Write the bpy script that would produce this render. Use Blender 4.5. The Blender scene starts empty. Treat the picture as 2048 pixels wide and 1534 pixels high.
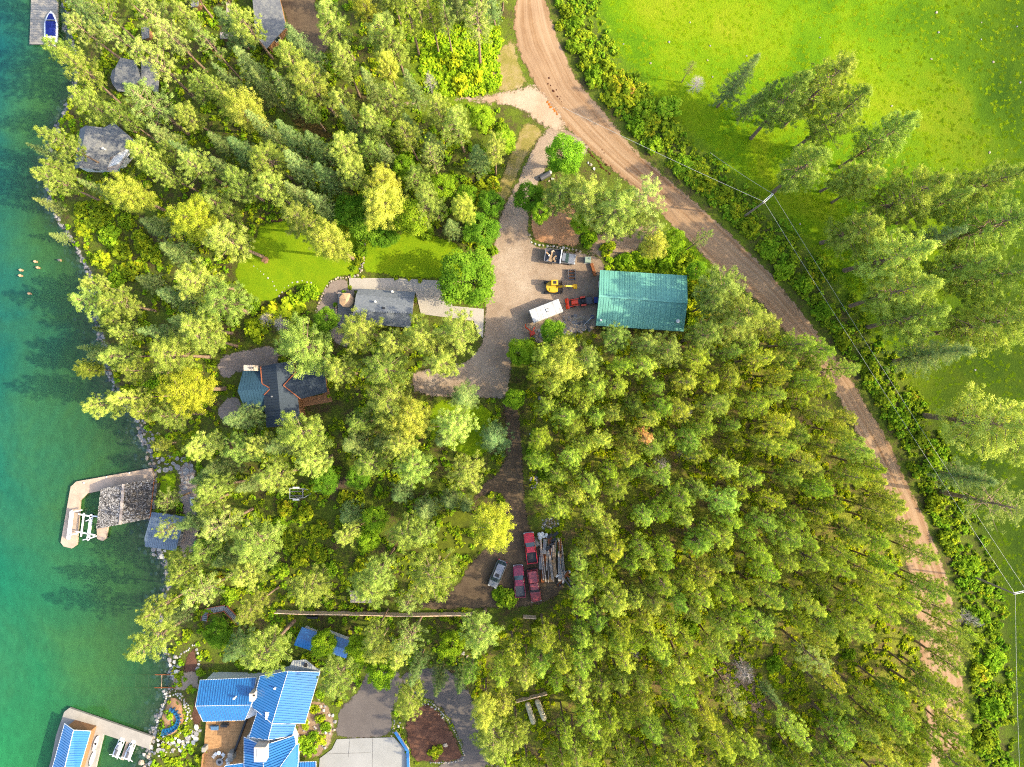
import bpy, bmesh, math, random
import numpy as np
from mathutils import Vector, Matrix
from mathutils.geometry import delaunay_2d_cdt

# ------------------------------------------------------------------ camera, sky, sun, exposure
SC = bpy.context.scene
COL = SC.collection
CAM_H = 125.0                     # metres above the yard
FPX = 24.0 / 36.0 * 2048.0        # focal length in photograph pixels
LAKE = -4.0
cam_d = bpy.data.cameras.new('camera'); cam_d.lens = 24.0; cam_d.sensor_width = 36.0
cam_d.clip_start = 1.0; cam_d.clip_end = 12000.0
cam = bpy.data.objects.new('camera', cam_d); COL.objects.link(cam)
cam.location = (0, 0, CAM_H); cam.rotation_euler = (0, 0, 0)
SC.camera = cam

SUN_EL = math.radians(36.0)
SUN_AZ = Vector((0.990, -0.125, 0)).normalized()          # where the sun stands, seen from the yard
world = bpy.data.worlds.new('World'); SC.world = world; world.use_nodes = True
wn = world.node_tree.nodes; wl = world.node_tree.links
sky = wn.new('ShaderNodeTexSky'); sky.sky_type = 'NISHITA'; sky.sun_disc = False
sky.sun_elevation = SUN_EL; sky.sun_rotation = math.atan2(SUN_AZ.x, SUN_AZ.y)
sky.air_density = 1.0; sky.dust_density = 3.0; sky.ozone_density = 0.6
wl.new(sky.outputs[0], wn['Background'].inputs['Color'])
wn['Background'].inputs['Strength'].default_value = 0.15
sun_d = bpy.data.lights.new('sun', 'SUN'); sun_d.energy = 2.1; sun_d.angle = math.radians(0.6)
sun_d.color = (1.0, 0.86, 0.60)
sun = bpy.data.objects.new('sun', sun_d); COL.objects.link(sun)
sdir = -(SUN_AZ * math.cos(SUN_EL) + Vector((0, 0, math.sin(SUN_EL))))
sun.rotation_euler = sdir.to_track_quat('-Z', 'Y').to_euler(); sun.location = (60, 0, 80)
SC.view_settings.view_transform = 'Standard'; SC.view_settings.look = 'None'
SC.view_settings.gamma = 1.0; SC.view_settings.exposure = 2.22
SC.render.engine = 'CYCLES'
SC.cycles.max_bounces = 6; SC.cycles.diffuse_bounces = 4; SC.cycles.glossy_bounces = 2
SC.cycles.transmission_bounces = 3; SC.cycles.transparent_max_bounces = 8
SC.cycles.filter_width = 1.1; SC.cycles.use_denoising = False; SC.cycles.caustics_reflective = False; SC.cycles.caustics_refractive = False

random.seed(7); RNG = np.random.default_rng(7)

# ------------------------------------------------------------------ terrain and photograph layout
SHORE_PX = [(-400,110),(0,128),(60,135),(110,150),(170,150),(230,125),(300,100),(350,92),(420,102),(460,130),(520,165),(560,184),(620,190),
            (680,205),(740,214),(800,242),(840,276),(870,282),(910,300),(940,309),(1000,306),(1040,302),(1090,312),(1130,332),(1170,336),
            (1210,322),(1260,318),(1310,334),(1345,345),(1380,338),(1400,331),(1430,317),(1470,306),(1500,300),(1534,290),(1900,270)]
_k = (CAM_H - LAKE) / FPX
_sy = np.array([-(y - 767) * _k for y, x in SHORE_PX])[::-1]
_sx = np.array([(x - 1024) * _k for y, x in SHORE_PX])[::-1]

def _sm(t):
    t = np.clip(t, 0, 1); return t * t * (3 - 2 * t)

def hgt(x, y):
    x = np.asarray(x, float); y = np.asarray(y, float)
    d = x - np.interp(y, _sy, _sx) + 0.35 * np.sin(y * 1.7) + 0.25 * np.sin(y * 3.1 + 1)
    land = LAKE + 1.0 * _sm(d / 2.6) + 3.0 * _sm((d - 2) / 46)
    land = land + 0.18 * np.sin(x * 0.31 + 1) * np.sin(y * 0.27) * _sm((d - 3) / 8) * (1 - _sm((x + 12) / 10))
    t = np.clip((y + 10) / 60, 0, 1)                       # shelf is shallow in the south, steeper in the north
    slope = 0.13 + 0.22 * t
    bed = LAKE - 0.05 + np.maximum(d, -60) * slope
    return np.where(d > 0, land, bed)

def hz(x, y): return float(hgt(x, y))

def P(px, py, z=None, dz=0.0):
    """world point of photograph pixel px,py at height z (or on the terrain, raised by dz)"""
    if z is None:
        zz = 0.0
        for _ in range(8):
            k = (CAM_H - zz) / FPX
            zz = hz((px - 1024) * k, -(py - 767) * k)
            if zz < LAKE: zz = LAKE
        z = zz + dz
    k = (CAM_H - z) / FPX
    return Vector(((px - 1024) * k, -(py - 767) * k, z))

# ------------------------------------------------------------------ materials
def rgb(c): return (c[0], c[1], c[2], 1.0)

class NT:
    def __init__(s, name):
        s.m = bpy.data.materials.new(name); s.m.use_nodes = True
        s.t = s.m.node_tree; s.n = s.t.nodes; s.n.clear()
        s.out = s.n.new('ShaderNodeOutputMaterial')
    def __call__(s, typ, ins=None, **kw):
        n = s.n.new(typ)
        for k, v in kw.items(): setattr(n, k, v)
        for k, v in (ins or {}).items():
            if isinstance(v, bpy.types.NodeSocket): s.t.links.new(v, n.inputs[k])
            else: n.inputs[k].default_value = v
        return n
    def link(s, a, b): s.t.links.new(a, b)
    def coord(s, world=True):
        if world: return s('ShaderNodeNewGeometry').outputs['Position']
        return s('ShaderNodeTexCoord').outputs['Object']
    def noise(s, co, scale, detail=4, rough=.6, dist=0.0):
        return s('ShaderNodeTexNoise', {'Vector': co, 'Scale': scale, 'Detail': detail, 'Roughness': rough, 'Distortion': dist}).outputs['Fac']
    def ramp(s, fac, stops):
        r = s('ShaderNodeValToRGB', {'Fac': fac}); e = r.color_ramp.elements
        while len(e) < len(stops): e.new(0.5)
        for el, (p, c) in zip(e, stops):
            el.position = p; el.color = rgb(c) if not isinstance(c, (int, float)) else (c, c, c, 1)
        return r.outputs['Color']
    def mix(s, fac, a, b, mode='MIX'):
        n = s('ShaderNodeMix', data_type='RGBA', blend_type=mode)
        for key, v in ((0, fac), (6, a), (7, b)):
            if isinstance(v, bpy.types.NodeSocket): s.t.links.new(v, n.inputs[key])
            else: n.inputs[key].default_value = rgb(v) if isinstance(v, (tuple, list)) else v
        return n.outputs[2]
    def math(s, op, a, b=0.0):
        n = s('ShaderNodeMath', operation=op)
        for i, v in enumerate((a, b)):
            if isinstance(v, bpy.types.NodeSocket): s.t.links.new(v, n.inputs[i])
            else: n.inputs[i].default_value = v
        return n.outputs[0]
    def attr(s, name): return s('ShaderNodeAttribute', attribute_name=name)
    def bump(s, h, strength=.5, dist=.1):
        return s('ShaderNodeBump', {'Height': h, 'Strength': strength, 'Distance': dist}).outputs['Normal']
    def finish(s, col, rough=.9, spec=.15, normal=None, metallic=0.0, edge=None):
        p = s('ShaderNodeBsdfPrincipled')
        for k, v in (('Base Color', col), ('Roughness', rough), ('Specular IOR Level', spec), ('Metallic', metallic)):
            if isinstance(v, bpy.types.NodeSocket): s.link(v, p.inputs[k])
            else: p.inputs[k].default_value = rgb(v) if isinstance(v, (tuple, list)) else v
        if normal is not None: s.link(normal, p.inputs['Normal'])
        if edge is not None:
            tr = s('ShaderNodeBsdfTransparent'); mx = s('ShaderNodeMixShader', {0: edge})
            s.link(tr.outputs[0], mx.inputs[1]); s.link(p.outputs[0], mx.inputs[2]); s.link(mx.outputs[0], s.out.inputs[0])
        else: s.link(p.outputs[0], s.out.inputs[0])
        return s.m

MATS = {}
SOIL = .62
def plain(name, c, rough=.6, spec=.3, metallic=0.0, var=.12, scale=3.0, bump=0.0):
    """painted or solid surface with slight uneven wear"""
    if name in MATS: return MATS[name]
    t = NT(name); co = t.coord(False)
    n = t.noise(co, scale, 5, .65)
    d = tuple(max(0, v * (1 - var)) for v in c); l = tuple(min(1, v * (1 + var)) for v in c)
    col = t.ramp(n, [(.3, d), (.7, l)])
    nr = t.bump(t.noise(co, scale * 9, 3), bump, .03) if bump else None
    MATS[name] = t.finish(col, rough, spec, nr, metallic); return MATS[name]

def earth(name, stops, scale=.35, fine=6.0, bump=.6, edge=True, grain=.35, rough=.95, track=None, edge_noise=1.2):
    """ground sheet: broad patches, fine grain, crumbling edges"""
    t = NT(name); co = t.coord()
    n = t.noise(co, scale, 8, .68); f = t.noise(co, fine, 6, .75)
    v = t.math('ADD', t.math('MULTIPLY', n, 1 - grain), t.math('MULTIPLY', f, grain))
    stops = [(p, tuple(c * SOIL for c in cc)) for p, cc in stops]
    col = t.ramp(v, stops)
    if track:
        a = t.attr('across').outputs['Fac']
        sy_ = t('ShaderNodeSeparateXYZ', {'Vector': co}).outputs['Y']
        w2 = t.ramp(t.noise(t('ShaderNodeCombineXYZ', {'X': t.math('MULTIPLY', a, track[0]), 'Y': t.math('MULTIPLY', sy_, .035)}).outputs[0], 1.0, 6, .62), [(.38, 0.0), (.66, 1.0)])
        col = t.mix(t.math('MULTIPLY', w2, track[1]), col, tuple(c * SOIL for c in track[2]))
    e = None
    if edge:
        ed = t.attr('edge').outputs['Fac']
        en = t.noise(co, edge_noise, 6, .75)
        e = t.ramp(t.math('ADD', ed, t.math('MULTIPLY', t.math('SUBTRACT', en, .5), 1.6)), [(.18, 0.0), (.42, 1.0)])
    nr = t.bump(f, bump, .08)
    MATS[name] = t.finish(col, rough, .1, nr, 0, e); return MATS[name]

# ------------------------------------------------------------------ objects
def tag(o, label=None, cat=None, group=None, kind=None):
    if label: o['label'] = label
    if cat: o['category'] = cat
    if group: o['group'] = group
    if kind: o['kind'] = kind
    return o

def thing(name, label, cat, loc=(0, 0, 0), rotz=0.0, group=None):
    o = bpy.data.objects.new(name, None); COL.objects.link(o); o.empty_display_size = .3
    o.location = loc; o.rotation_euler = (0, 0, rotz); tag(o, label, cat, group); return o

def mesh_np(name, verts, faces, smooth=False):
    """faces: (n,k) int array"""
    me = bpy.data.meshes.new(name); v = np.asarray(verts, np.float32); f = np.asarray(faces, np.int32)
    n, k = f.shape
    me.vertices.add(len(v)); me.vertices.foreach_set('co', v.ravel())
    me.loops.add(n * k); me.loops.foreach_set('vertex_index', f.ravel())
    me.polygons.add(n); me.polygons.foreach_set('loop_start', np.arange(0, n * k, k, dtype=np.int32))
    me.polygons.foreach_set('loop_total', np.full(n, k, np.int32))
    if smooth: me.polygons.foreach_set('use_smooth', np.ones(n, bool))
    me.update(calc_edges=True); return me

class B:
    """collects simple solids into one mesh"""
    def __init__(s): s.v = []; s.f = []
    def add(s, vs, fs):
        o = len(s.v); s.v += [tuple(v) for v in vs]; s.f += [tuple(i + o for i in f) for f in fs]; return s
    def box(s, c, size, rz=0.0, M=None, taper=1.0):
        hx, hy, hzz = size[0] / 2, size[1] / 2, size[2] / 2
        R = M or Matrix.Rotation(rz, 3, 'Z')
        vs = []
        for z in (-1, 1):
            tp = taper if z > 0 else 1.0
            for x, y in ((-1, -1), (1, -1), (1, 1), (-1, 1)):
                vs.append(Vector(c) + R @ Vector((x * hx * tp, y * hy * tp, z * hzz)))
        return s.add(vs, [(3, 2, 1, 0), (4, 5, 6, 7), (0, 1, 5, 4), (1, 2, 6, 5), (2, 3, 7, 6), (3, 0, 4, 7)])
    def bar(s, a, b, w, h=None, up=(0, 0, 1)):
        a = Vector(a); b = Vector(b); d = b - a; L = d.length
        if L < 1e-6: return s
        d.normalize(); u = Vector(up)
        if abs(d.dot(u)) > .98: u = Vector((0, 1, 0))
        y = u.cross(d).normalized(); z = d.cross(y)
        M = Matrix((d, y, z)).transposed()
        return s.box((a + b) / 2, (L, w, h or w), M=M)
    def tube(s, pts, rad, n=8, cap=True):
        pts = [Vector(p) for p in pts]; rad = rad if isinstance(rad, (list, tuple)) else [rad] * len(pts)
        vs = []; fs = []
        for i, p in enumerate(pts):
            d = (pts[min(i + 1, len(pts) - 1)] - pts[max(i - 1, 0)]).normalized()
            u = Vector((0, 0, 1)) if abs(d.z) < .9 else Vector((1, 0, 0))
            a = d.cross(u).normalized(); b = d.cross(a)
            for j in range(n):
                t = 2 * math.pi * j / n; vs.append(p + (a * math.cos(t) + b * math.sin(t)) * rad[i])
        for i in range(len(pts) - 1):
            for j in range(n):
                fs.append((i * n + j, i * n + (j + 1) % n, (i + 1) * n + (j + 1) % n, (i + 1) * n + j))
        if cap:
            fs.append(tuple(range(n))[::-1]); fs.append(tuple(range((len(pts) - 1) * n, len(pts) * n)))
        return s.add(vs, fs)
    def prism(s, poly, z0, z1):
        """poly of (x,y); z0,z1 numbers or lists"""
        n = len(poly); a = z0 if isinstance(z0, (list, tuple)) else [z0] * n; b = z1 if isinstance(z1, (list, tuple)) else [z1] * n
        vs = [(p[0], p[1], a[i]) for i, p in enumerate(poly)] + [(p[0], p[1], b[i]) for i, p in enumerate(poly)]
        fs = [tuple(range(n))[::-1], tuple(range(n, 2 * n))] + [(i, (i + 1) % n, n + (i + 1) % n, n + i) for i in range(n)]
        return s.add(vs, fs)
    def loft(s, rings, cap=True):
        n = len(rings[0]); vs = [p for r in rings for p in r]; fs = []
        for i in range(len(rings) - 1):
            for j in range(n):
                fs.append((i * n + j, i * n + (j + 1) % n, (i + 1) * n + (j + 1) % n, (i + 1) * n + j))
        if cap: fs += [tuple(range(n))[::-1], tuple(range((len(rings) - 1) * n, len(rings) * n))]
        return s.add(vs, fs)
    def ball(s, c, r, nu=8, nv=6, sq=1.0):
        vs = []; fs = []
        for i in range(nv + 1):
            th = math.pi * i / nv
            for j in range(nu):
                ph = 2 * math.pi * j / nu
                vs.append((c[0] + r * math.sin(th) * math.cos(ph), c[1] + r * math.sin(th) * math.sin(ph), c[2] + r * sq * math.cos(th)))
        for i in range(nv):
            for j in range(nu): fs.append((i * nu + j, (i + 1) * nu + j, (i + 1) * nu + (j + 1) % nu, i * nu + (j + 1) % nu))
        return s.add(vs, fs)
    def mesh(s, name, mat, origin=(0, 0, 0), bevel=0.0, smooth=False, fix=True):
        me = bpy.data.meshes.new(name); o = Vector(origin)
        me.from_pydata([Vector(v) - o for v in s.v], [], s.f)
        if fix:
            bm = bmesh.new(); bm.from_mesh(me); bmesh.ops.recalc_face_normals(bm, faces=bm.faces)
            if bevel: bmesh.ops.bevel(bm, geom=list(bm.edges), offset=bevel, segments=1, affect='EDGES', clamp_overlap=True)
            bm.to_mesh(me); bm.free()
        if smooth: me.polygons.foreach_set('use_smooth', [True] * len(me.polygons))
        me.update(); me.materials.append(mat); return me
    def part(s, name, mat, parent, world=False, bevel=0.0, smooth=False):
        """child mesh; vertices given in the parent's own space, or in world space"""
        org = parent.location if (world and parent is not None) else (0, 0, 0)
        if world and parent is not None and parent.parent is not None: org = parent.parent.location
        o = bpy.data.objects.new(name, s.mesh(name, mat, org, bevel, smooth)); COL.objects.link(o); o.parent = parent; return o

def obj(name, me, parent=None):
    o = bpy.data.objects.new(name, me); COL.objects.link(o); o.parent = parent; return o

def copy_tree(o, parent=None):
    c = o.copy(); COL.objects.link(c); c.parent = parent
    for ch in o.children: copy_tree(ch, c)
    return c

# ------------------------------------------------------------------ ground sheets
def in_poly(pts, poly):
    pts = np.asarray(pts, float); x, y = pts[:, 0], pts[:, 1]; r = np.zeros(len(pts), bool)
    n = len(poly); j = n - 1
    for i in range(n):
        xi, yi = poly[i][:2]; xj, yj = poly[j][:2]
        c = ((yi > y) != (yj > y)) & (x < (xj - xi) * (y - yi) / ((yj - yi) or 1e-9) + xi)
        r ^= c; j = i
    return r

def seg_dist(pts, poly, closed=True):
    pts = np.asarray(pts, float); best = np.full(len(pts), 1e9); n = len(poly)
    for i in range(n if closed else n - 1):
        a = np.array(poly[i][:2], float); b = np.array(poly[(i + 1) % n][:2], float); d = b - a; L = max((d ** 2).sum(), 1e-9)
        t = np.clip(((pts - a) @ d) / L, 0, 1); q = a + t[:, None] * d
        best = np.minimum(best, np.hypot(*(pts - q).T))
    return best

def smooth_poly(poly, it=2):
    for _ in range(it):
        q = []
        for i in range(len(poly)):
            a = Vector(poly[i]); b = Vector(poly[(i + 1) % len(poly)]); q += [a * .75 + b * .25, a * .25 + b * .75]
        poly = q
    return poly

def px_poly(pix): return [P(x, y).xy for x, y in pix]

def resample(poly, step, jit=0.0, rnd=random):
    out = []
    for i in range(len(poly)):
        a = Vector(poly[i]); b = Vector(poly[(i + 1) % len(poly)]); n = max(1, int((b - a).length / step))
        nrm = Vector((b.y - a.y, a.x - b.x)); nrm = nrm.normalized() if nrm.length > 1e-6 else Vector((0, 0))
        for j in range(n): out.append(a.lerp(b, j / n) + nrm * rnd.uniform(-jit, jit))
    return out

def sheet(name, pix, mat, dz=.05, it=2, step=1.1, jit=.12, soft=1.2, kind='structure', label=None, cat=None, across=None, world_poly=None, parent=None):
    """a sheet draped on the terrain inside the outline, with distance-to-edge stored for crumbling borders"""
    poly = world_poly or px_poly(pix)
    if it: poly = smooth_poly(poly, it)
    poly = resample(poly, .7, jit, random.Random(hash(name) % 1000 if False else len(name)))
    a = np.array([(p[0], p[1]) for p in poly]); lo = a.min(0); hi = a.max(0)
    gx, gy = np.meshgrid(np.arange(lo[0], hi[0], step), np.arange(lo[1], hi[1], step))
    g = np.stack([gx.ravel(), gy.ravel()], 1) + RNG.uniform(-.2, .2, (gx.size, 2)) * step
    g = g[in_poly(g, a)]
    if len(g): g = g[seg_dist(g, a) > .4]
    vs = [Vector(p) for p in a] + [Vector(p) for p in g]; n = len(a)
    res = delaunay_2d_cdt(vs, [(i, (i + 1) % n) for i in range(n)], [], 1, 1e-4)
    co = np.array([(v[0], v[1]) for v in res[0]]); z = hgt(co[:, 0], co[:, 1]) + dz
    me = bpy.data.meshes.new(name)
    me.from_pydata([(c[0], c[1], zz) for c, zz in zip(co, z)], [], [tuple(f) for f in res[2]])
    if me.polygons and sum(p.normal.z for p in me.polygons) < 0: me.flip_normals()
    e = np.clip(seg_dist(co, a) / soft, 0, 1).astype(np.float32)
    at = me.attributes.new('edge', 'FLOAT', 'POINT'); at.data.foreach_set('value', e)
    if across is not None:
        ac = across(co).astype(np.float32); at = me.attributes.new('across', 'FLOAT', 'POINT'); at.data.foreach_set('value', ac)
    me.polygons.foreach_set('use_smooth', [True] * len(me.polygons)); me.materials.append(mat); me.update()
    o = obj(name, me, parent)
    if parent is None: tag(o, label, cat, None, kind)
    return o

# ------------------------------------------------------------------ outlines on the photograph
ROAD_L = [(1032,-60),(1029,0),(1024,50),(1033,104),(1060,156),(1086,209),(1134,261),(1162,290),(1219,339),(1284,392),(1336,448),(1378,484),(1407,516),(1441,552),(1482,576),(1530,620),(1580,680),(1634,736),(1670,790),(1709,862),(1745,940),(1784,1012),(1800,1095),(1818,1156),(1834,1262),(1844,1367),(1850,1450),(1852,1620)]
ROAD_R = [(1090,-60),(1094,0),(1110,52),(1130,104),(1154,156),(1198,209),(1240,261),(1263,290),(1318,339),(1391,400),(1443,448),(1482,484),(1519,521),(1544,546),(1574,583),(1618,637),(1650,682),(1682,725),(1708,764),(1741,822),(1768,862),(1789,899),(1813,958),(1842,1014),(1869,1081),(1893,1143),(1918,1262),(1930,1367),(1936,1450),(1938,1620)]
ROAD = ROAD_L + ROAD_R[::-1]
YARD = [(1100,242),(1160,268),(1195,310),(1135,316),(1096,335),(1080,368),(1058,400),(1060,470),(1072,492),(1165,503),(1215,515),(1210,600),(1205,660),(1130,672),(1070,690),(1028,700),(1022,760),(1018,802),(960,797),(820,797),(822,737),(880,733),(940,720),(965,680),(966,640),(972,560),(985,490),(1000,420),(1030,370),(1050,320),(1072,284)]
LANE = [(735,198),(830,195),(917,192),(980,184),(1030,174),(1075,160),(1125,225),(1145,268),(1098,268),(1062,240),(1030,216),(960,211),(917,210),(830,214),(735,222)]
DRYSTRIP = [(1005,90),(1028,60),(1040,130),(1062,170),(1010,190),(985,180),(975,120)]
VERGE = [(1050,235),(1095,262),(1070,290),(1045,330),(1030,372),(1000,425),(985,470),(978,420),(1005,340),(1030,280)]
TRACK = [(998,795),(1036,795),(1044,850),(1050,950),(1056,1040),(1085,1105),(1135,1110),(1135,1180),(1085,1215),(985,1218),(842,1224),(828,1204),(905,1185),(940,1120),(985,1085),(1008,1030),(1005,985),(970,992),(948,1010),(938,995),(965,965),(1005,935),(1012,870)]
PARKGRASS = [(880,1010),(945,1010),(985,1080),(950,1120),(900,1170),(870,1120),(860,1060)]
MULCH = [(1058,400),(1100,388),(1145,395),(1163,470),(1166,498),(1075,488),(1060,470)]
DRY2 = [(1166,470),(1235,455),(1300,440),(1330,470),(1290,500),(1230,520),(1195,520),(1168,505)]
LAWN_W = [(515,448),(560,440),(660,436),(722,462),(724,548),(696,552),(662,564),(642,596),(618,580),(590,572),(560,592),(530,612),(480,580),(465,540),(490,500),(512,470)]
LAWN_E = [(733,468),(800,462),(880,470),(930,492),(935,560),(880,560),(733,549),(722,530)]
LAWN_S = [(860,790),(985,806),(992,850),(975,930),(890,900),(850,870)]
PAD_N = [(698,556),(800,557),(893,562),(905,612),(968,618),(966,676),(954,664),(948,642),(842,628),(832,587),(700,580)]
PATIO = [(655,566),(668,557),(698,556),(698,578),(716,580),(706,650),(700,700),(668,690),(655,650),(626,634),(640,596)]
HOUSE_GRAVEL = [(470,702),(560,684),(562,740),(480,744),(452,764),(432,738),(440,712)]
HOUSE_PATH = [(430,818),(455,795),(478,790),(492,835),(445,850)]
UPPER_DRIVE = [(552,-60),(620,-60),(640,40),(665,80),(660,110),(600,110),(575,52),(556,0)]
SHED_YARD = [(345,930),(390,915),(398,985),(402,1060),(395,1130),(365,1120),(352,1090),(372,1030),(350,990),(362,960)]
GRASSPATCH = [(322,948),(350,942),(356,955),(350,985),(325,995),(316,975)]
MULCH_SHORE = [(372,1310),(392,1288),(400,1330),(402,1352),(360,1345)]
MULCH_W2 = [(385,1395),(400,1380),(406,1440),(410,1475),(395,1470),(380,1440)]
ASPHALT_A = [(742,1318),(760,1330),(800,1335),(808,1375),(795,1400),(786,1430),(786,1476),(672,1480),(670,1450),(678,1415),(705,1392),(725,1360)]
ASPHALT_B = [(800,1342),(880,1330),(905,1340),(955,1400),(965,1470),(1005,1520),(1030,1580),(900,1600),(870,1560),(878,1522),(925,1515),(920,1480),(890,1425),(855,1398),(810,1390)]
CONC_S = [(674,1478),(788,1474),(812,1500),(818,1600),(632,1600),(640,1516),(664,1498)]
MULCH_BED = [(808,1445),(830,1412),(856,1402),(888,1430),(920,1490),(928,1515),(905,1524),(840,1528),(822,1510),(812,1480)]
GARDEN_S = [(600,1410),(640,1395),(672,1425),(668,1480),(655,1500),(632,1520),(598,1515),(590,1470)]
CLEARING = [(1430,1310),(1500,1290),(1540,1360),(1560,1440),(1520,1470),(1450,1420),(1400,1360)]
POND = [(575,215),(620,232),(672,258),(668,285),(620,275),(580,255)]
SHADE_DIRT = [(640,955),(720,948),(740,965),(700,985),(640,985)]
ALL_SHEETS = dict(ROAD=ROAD, YARD=YARD, LANE=LANE, TRACK=TRACK, MULCH=MULCH, LAWN_W=LAWN_W, LAWN_E=LAWN_E, PAD_N=PAD_N, PATIO=PATIO,
                  HOUSE_GRAVEL=HOUSE_GRAVEL, ASPHALT_A=ASPHALT_A, ASPHALT_B=ASPHALT_B, CONC_S=CONC_S, MULCH_BED=MULCH_BED, UPPER_DRIVE=UPPER_DRIVE, GARDEN_S=GARDEN_S)
FOREST = [(1062,700),(1130,660),(1230,668),(1370,668),(1400,600),(1440,570),(1500,610),(1575,690),(1630,745),(1700,870),(1740,950),(1780,1020),(1795,1100),(1815,1165),(1830,1270),(1842,1380),(1848,1620),(960,1620),(990,1500),(950,1400),(940,1260),(1090,1225),(1140,1180),(1140,1090),(1080,1060),(1060,950),(1052,830)]
MEADOW = ROAD_R + [(2500,1620),(2500,-300),(1090,-300)]
road_r_w = np.array([P(x, y, 0).xy[:] for x, y in ROAD_R]); road_l_w = np.array([P(x, y, 0).xy[:] for x, y in ROAD_L])
MEADOW_W = [P(x, y, 0).xy for x, y in MEADOW]
FOREST_W = [P(x, y, 0).xy for x, y in FOREST]
SHEETS_W = {k: px_poly(v) for k, v in ALL_SHEETS.items()}

# ------------------------------------------------------------------ ground
def build_ground():
    out = [-3000, -1400, -700, -350, -220, -160]
    gx = np.concatenate([out, np.arange(-125, 125.1, .9), [-v for v in out[::-1]]])
    gy = np.concatenate([out, np.arange(-100, 100.1, .9), [-v for v in out[::-1]]])
    X, Y = np.meshgrid(gx, gy); Z = hgt(X, Y); nx, ny = len(gx), len(gy)
    v = np.stack([X.ravel(), Y.ravel(), Z.ravel()], 1)
    i = np.arange(nx * ny).reshape(ny, nx)
    f = np.stack([i[:-1, :-1].ravel(), i[:-1, 1:].ravel(), i[1:, 1:].ravel(), i[1:, :-1].ravel()], 1)
    me = mesh_np('ground', v, f, True)
    pts = v[:, :2]
    inm = in_poly(pts, MEADOW_W); dr = seg_dist(pts, road_r_w, False)
    meadow = np.where(inm, np.clip((dr - 5) / 5, 0, 1), 0)
    fo = in_poly(pts, FOREST_W).astype(float)
    south = np.clip(np.clip((-pts[:, 1] + 38) / 60, 0, 1) * np.clip((pts[:, 0] - 40) / 40, 0, 1) + .7 * np.clip((pts[:, 0] - 66) / 26, 0, 1), 0, 1)  # weight of the darker grass colour, rising towards right and lower right
    lime = np.maximum(np.exp(-(((pts - np.array(P(910, 140, 0).xy)) / np.array([9, 8])) ** 2).sum(1)),
                      np.exp(-(((pts - np.array(P(1380, 520, 0).xy)) / np.array([9, 7])) ** 2).sum(1)))
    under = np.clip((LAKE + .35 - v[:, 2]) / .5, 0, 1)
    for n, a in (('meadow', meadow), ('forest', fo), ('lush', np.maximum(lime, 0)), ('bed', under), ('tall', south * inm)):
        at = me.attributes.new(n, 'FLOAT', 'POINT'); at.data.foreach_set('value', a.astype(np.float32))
    t = NT('ground_cover'); co = t.coord()
    big = t.noise(co, .045, 6, .62, .6); mid = t.noise(co, .35, 7, .7); fine = t.noise(co, 3.2, 6, .75)
    mm = t.math('ADD', t.math('MULTIPLY', mid, .6), t.math('MULTIPLY', fine, .4))
    floor = t.ramp(mm, [(.30, (0.031, 0.027, 0.0107)), (.42, (0.068, 0.049, 0.0232)), (.5, (0.068, 0.085, 0.0124)), (.6, (0.089, 0.124, 0.0124)), (.72, (0.143, 0.124, 0.0401))])
    floor2 = t.ramp(mm, [(.30, (0.054, 0.041, 0.0178)), (.42, (0.134, 0.089, 0.0401)), (.5, (0.116, 0.124, 0.0178)), (.6, (0.169, 0.196, 0.0178)), (.7, (0.223, 0.169, 0.0802))])
    col = t.mix(t.attr('forest').outputs['Fac'], floor, floor2)
    mg = t.math('ADD', t.math('MULTIPLY', big, .74), t.math('ADD', t.math('MULTIPLY', mid, .13), t.math('MULTIPLY', fine, .13)))
    grass = t.ramp(mg, [(.36, (.040, .098, .003)), (.45, (.070, .145, .003)), (.51, (.097, .175, .003)), (.57, (.132, .190, .004)), (.64, (.165, .195, .008)), (.72, (.19, .185, .05))])
    tall = t.ramp(mg, [(.38, (.014, .030, .003)), (.5, (.026, .050, .003)), (.62, (.045, .066, .004))])  # darker green tone for the right side of the meadow, grass no taller
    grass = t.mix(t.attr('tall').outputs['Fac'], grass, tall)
    col = t.mix(t.attr('meadow').outputs['Fac'], col, grass)
    lush = t.ramp(mm, [(.35, (0.046, 0.092, 0.0040)), (.5, (0.112, 0.185, 0.0053)), (.65, (0.178, 0.218, 0.0066))])
    col = t.mix(t.attr('lush').outputs['Fac'], col, lush)
    stones = t('ShaderNodeTexVoronoi', {'Vector': co, 'Scale': 1.1})
    bedc = t.ramp(t.math('ADD', t.math('MULTIPLY', stones.outputs['Distance'], .4), t.math('MULTIPLY', mid, .6)), [(.3, (0.198, 0.178, 0.0924)), (.5, (0.145, 0.132, 0.0660)), (.7, (0.046, 0.040, 0.0264))])
    col = t.mix(t.attr('bed').outputs['Fac'], col, bedc)
    me.materials.append(t.finish(col, .95, .05, t.bump(fine, .9, .25)))
    tag(obj('ground', me), kind='structure')

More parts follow.
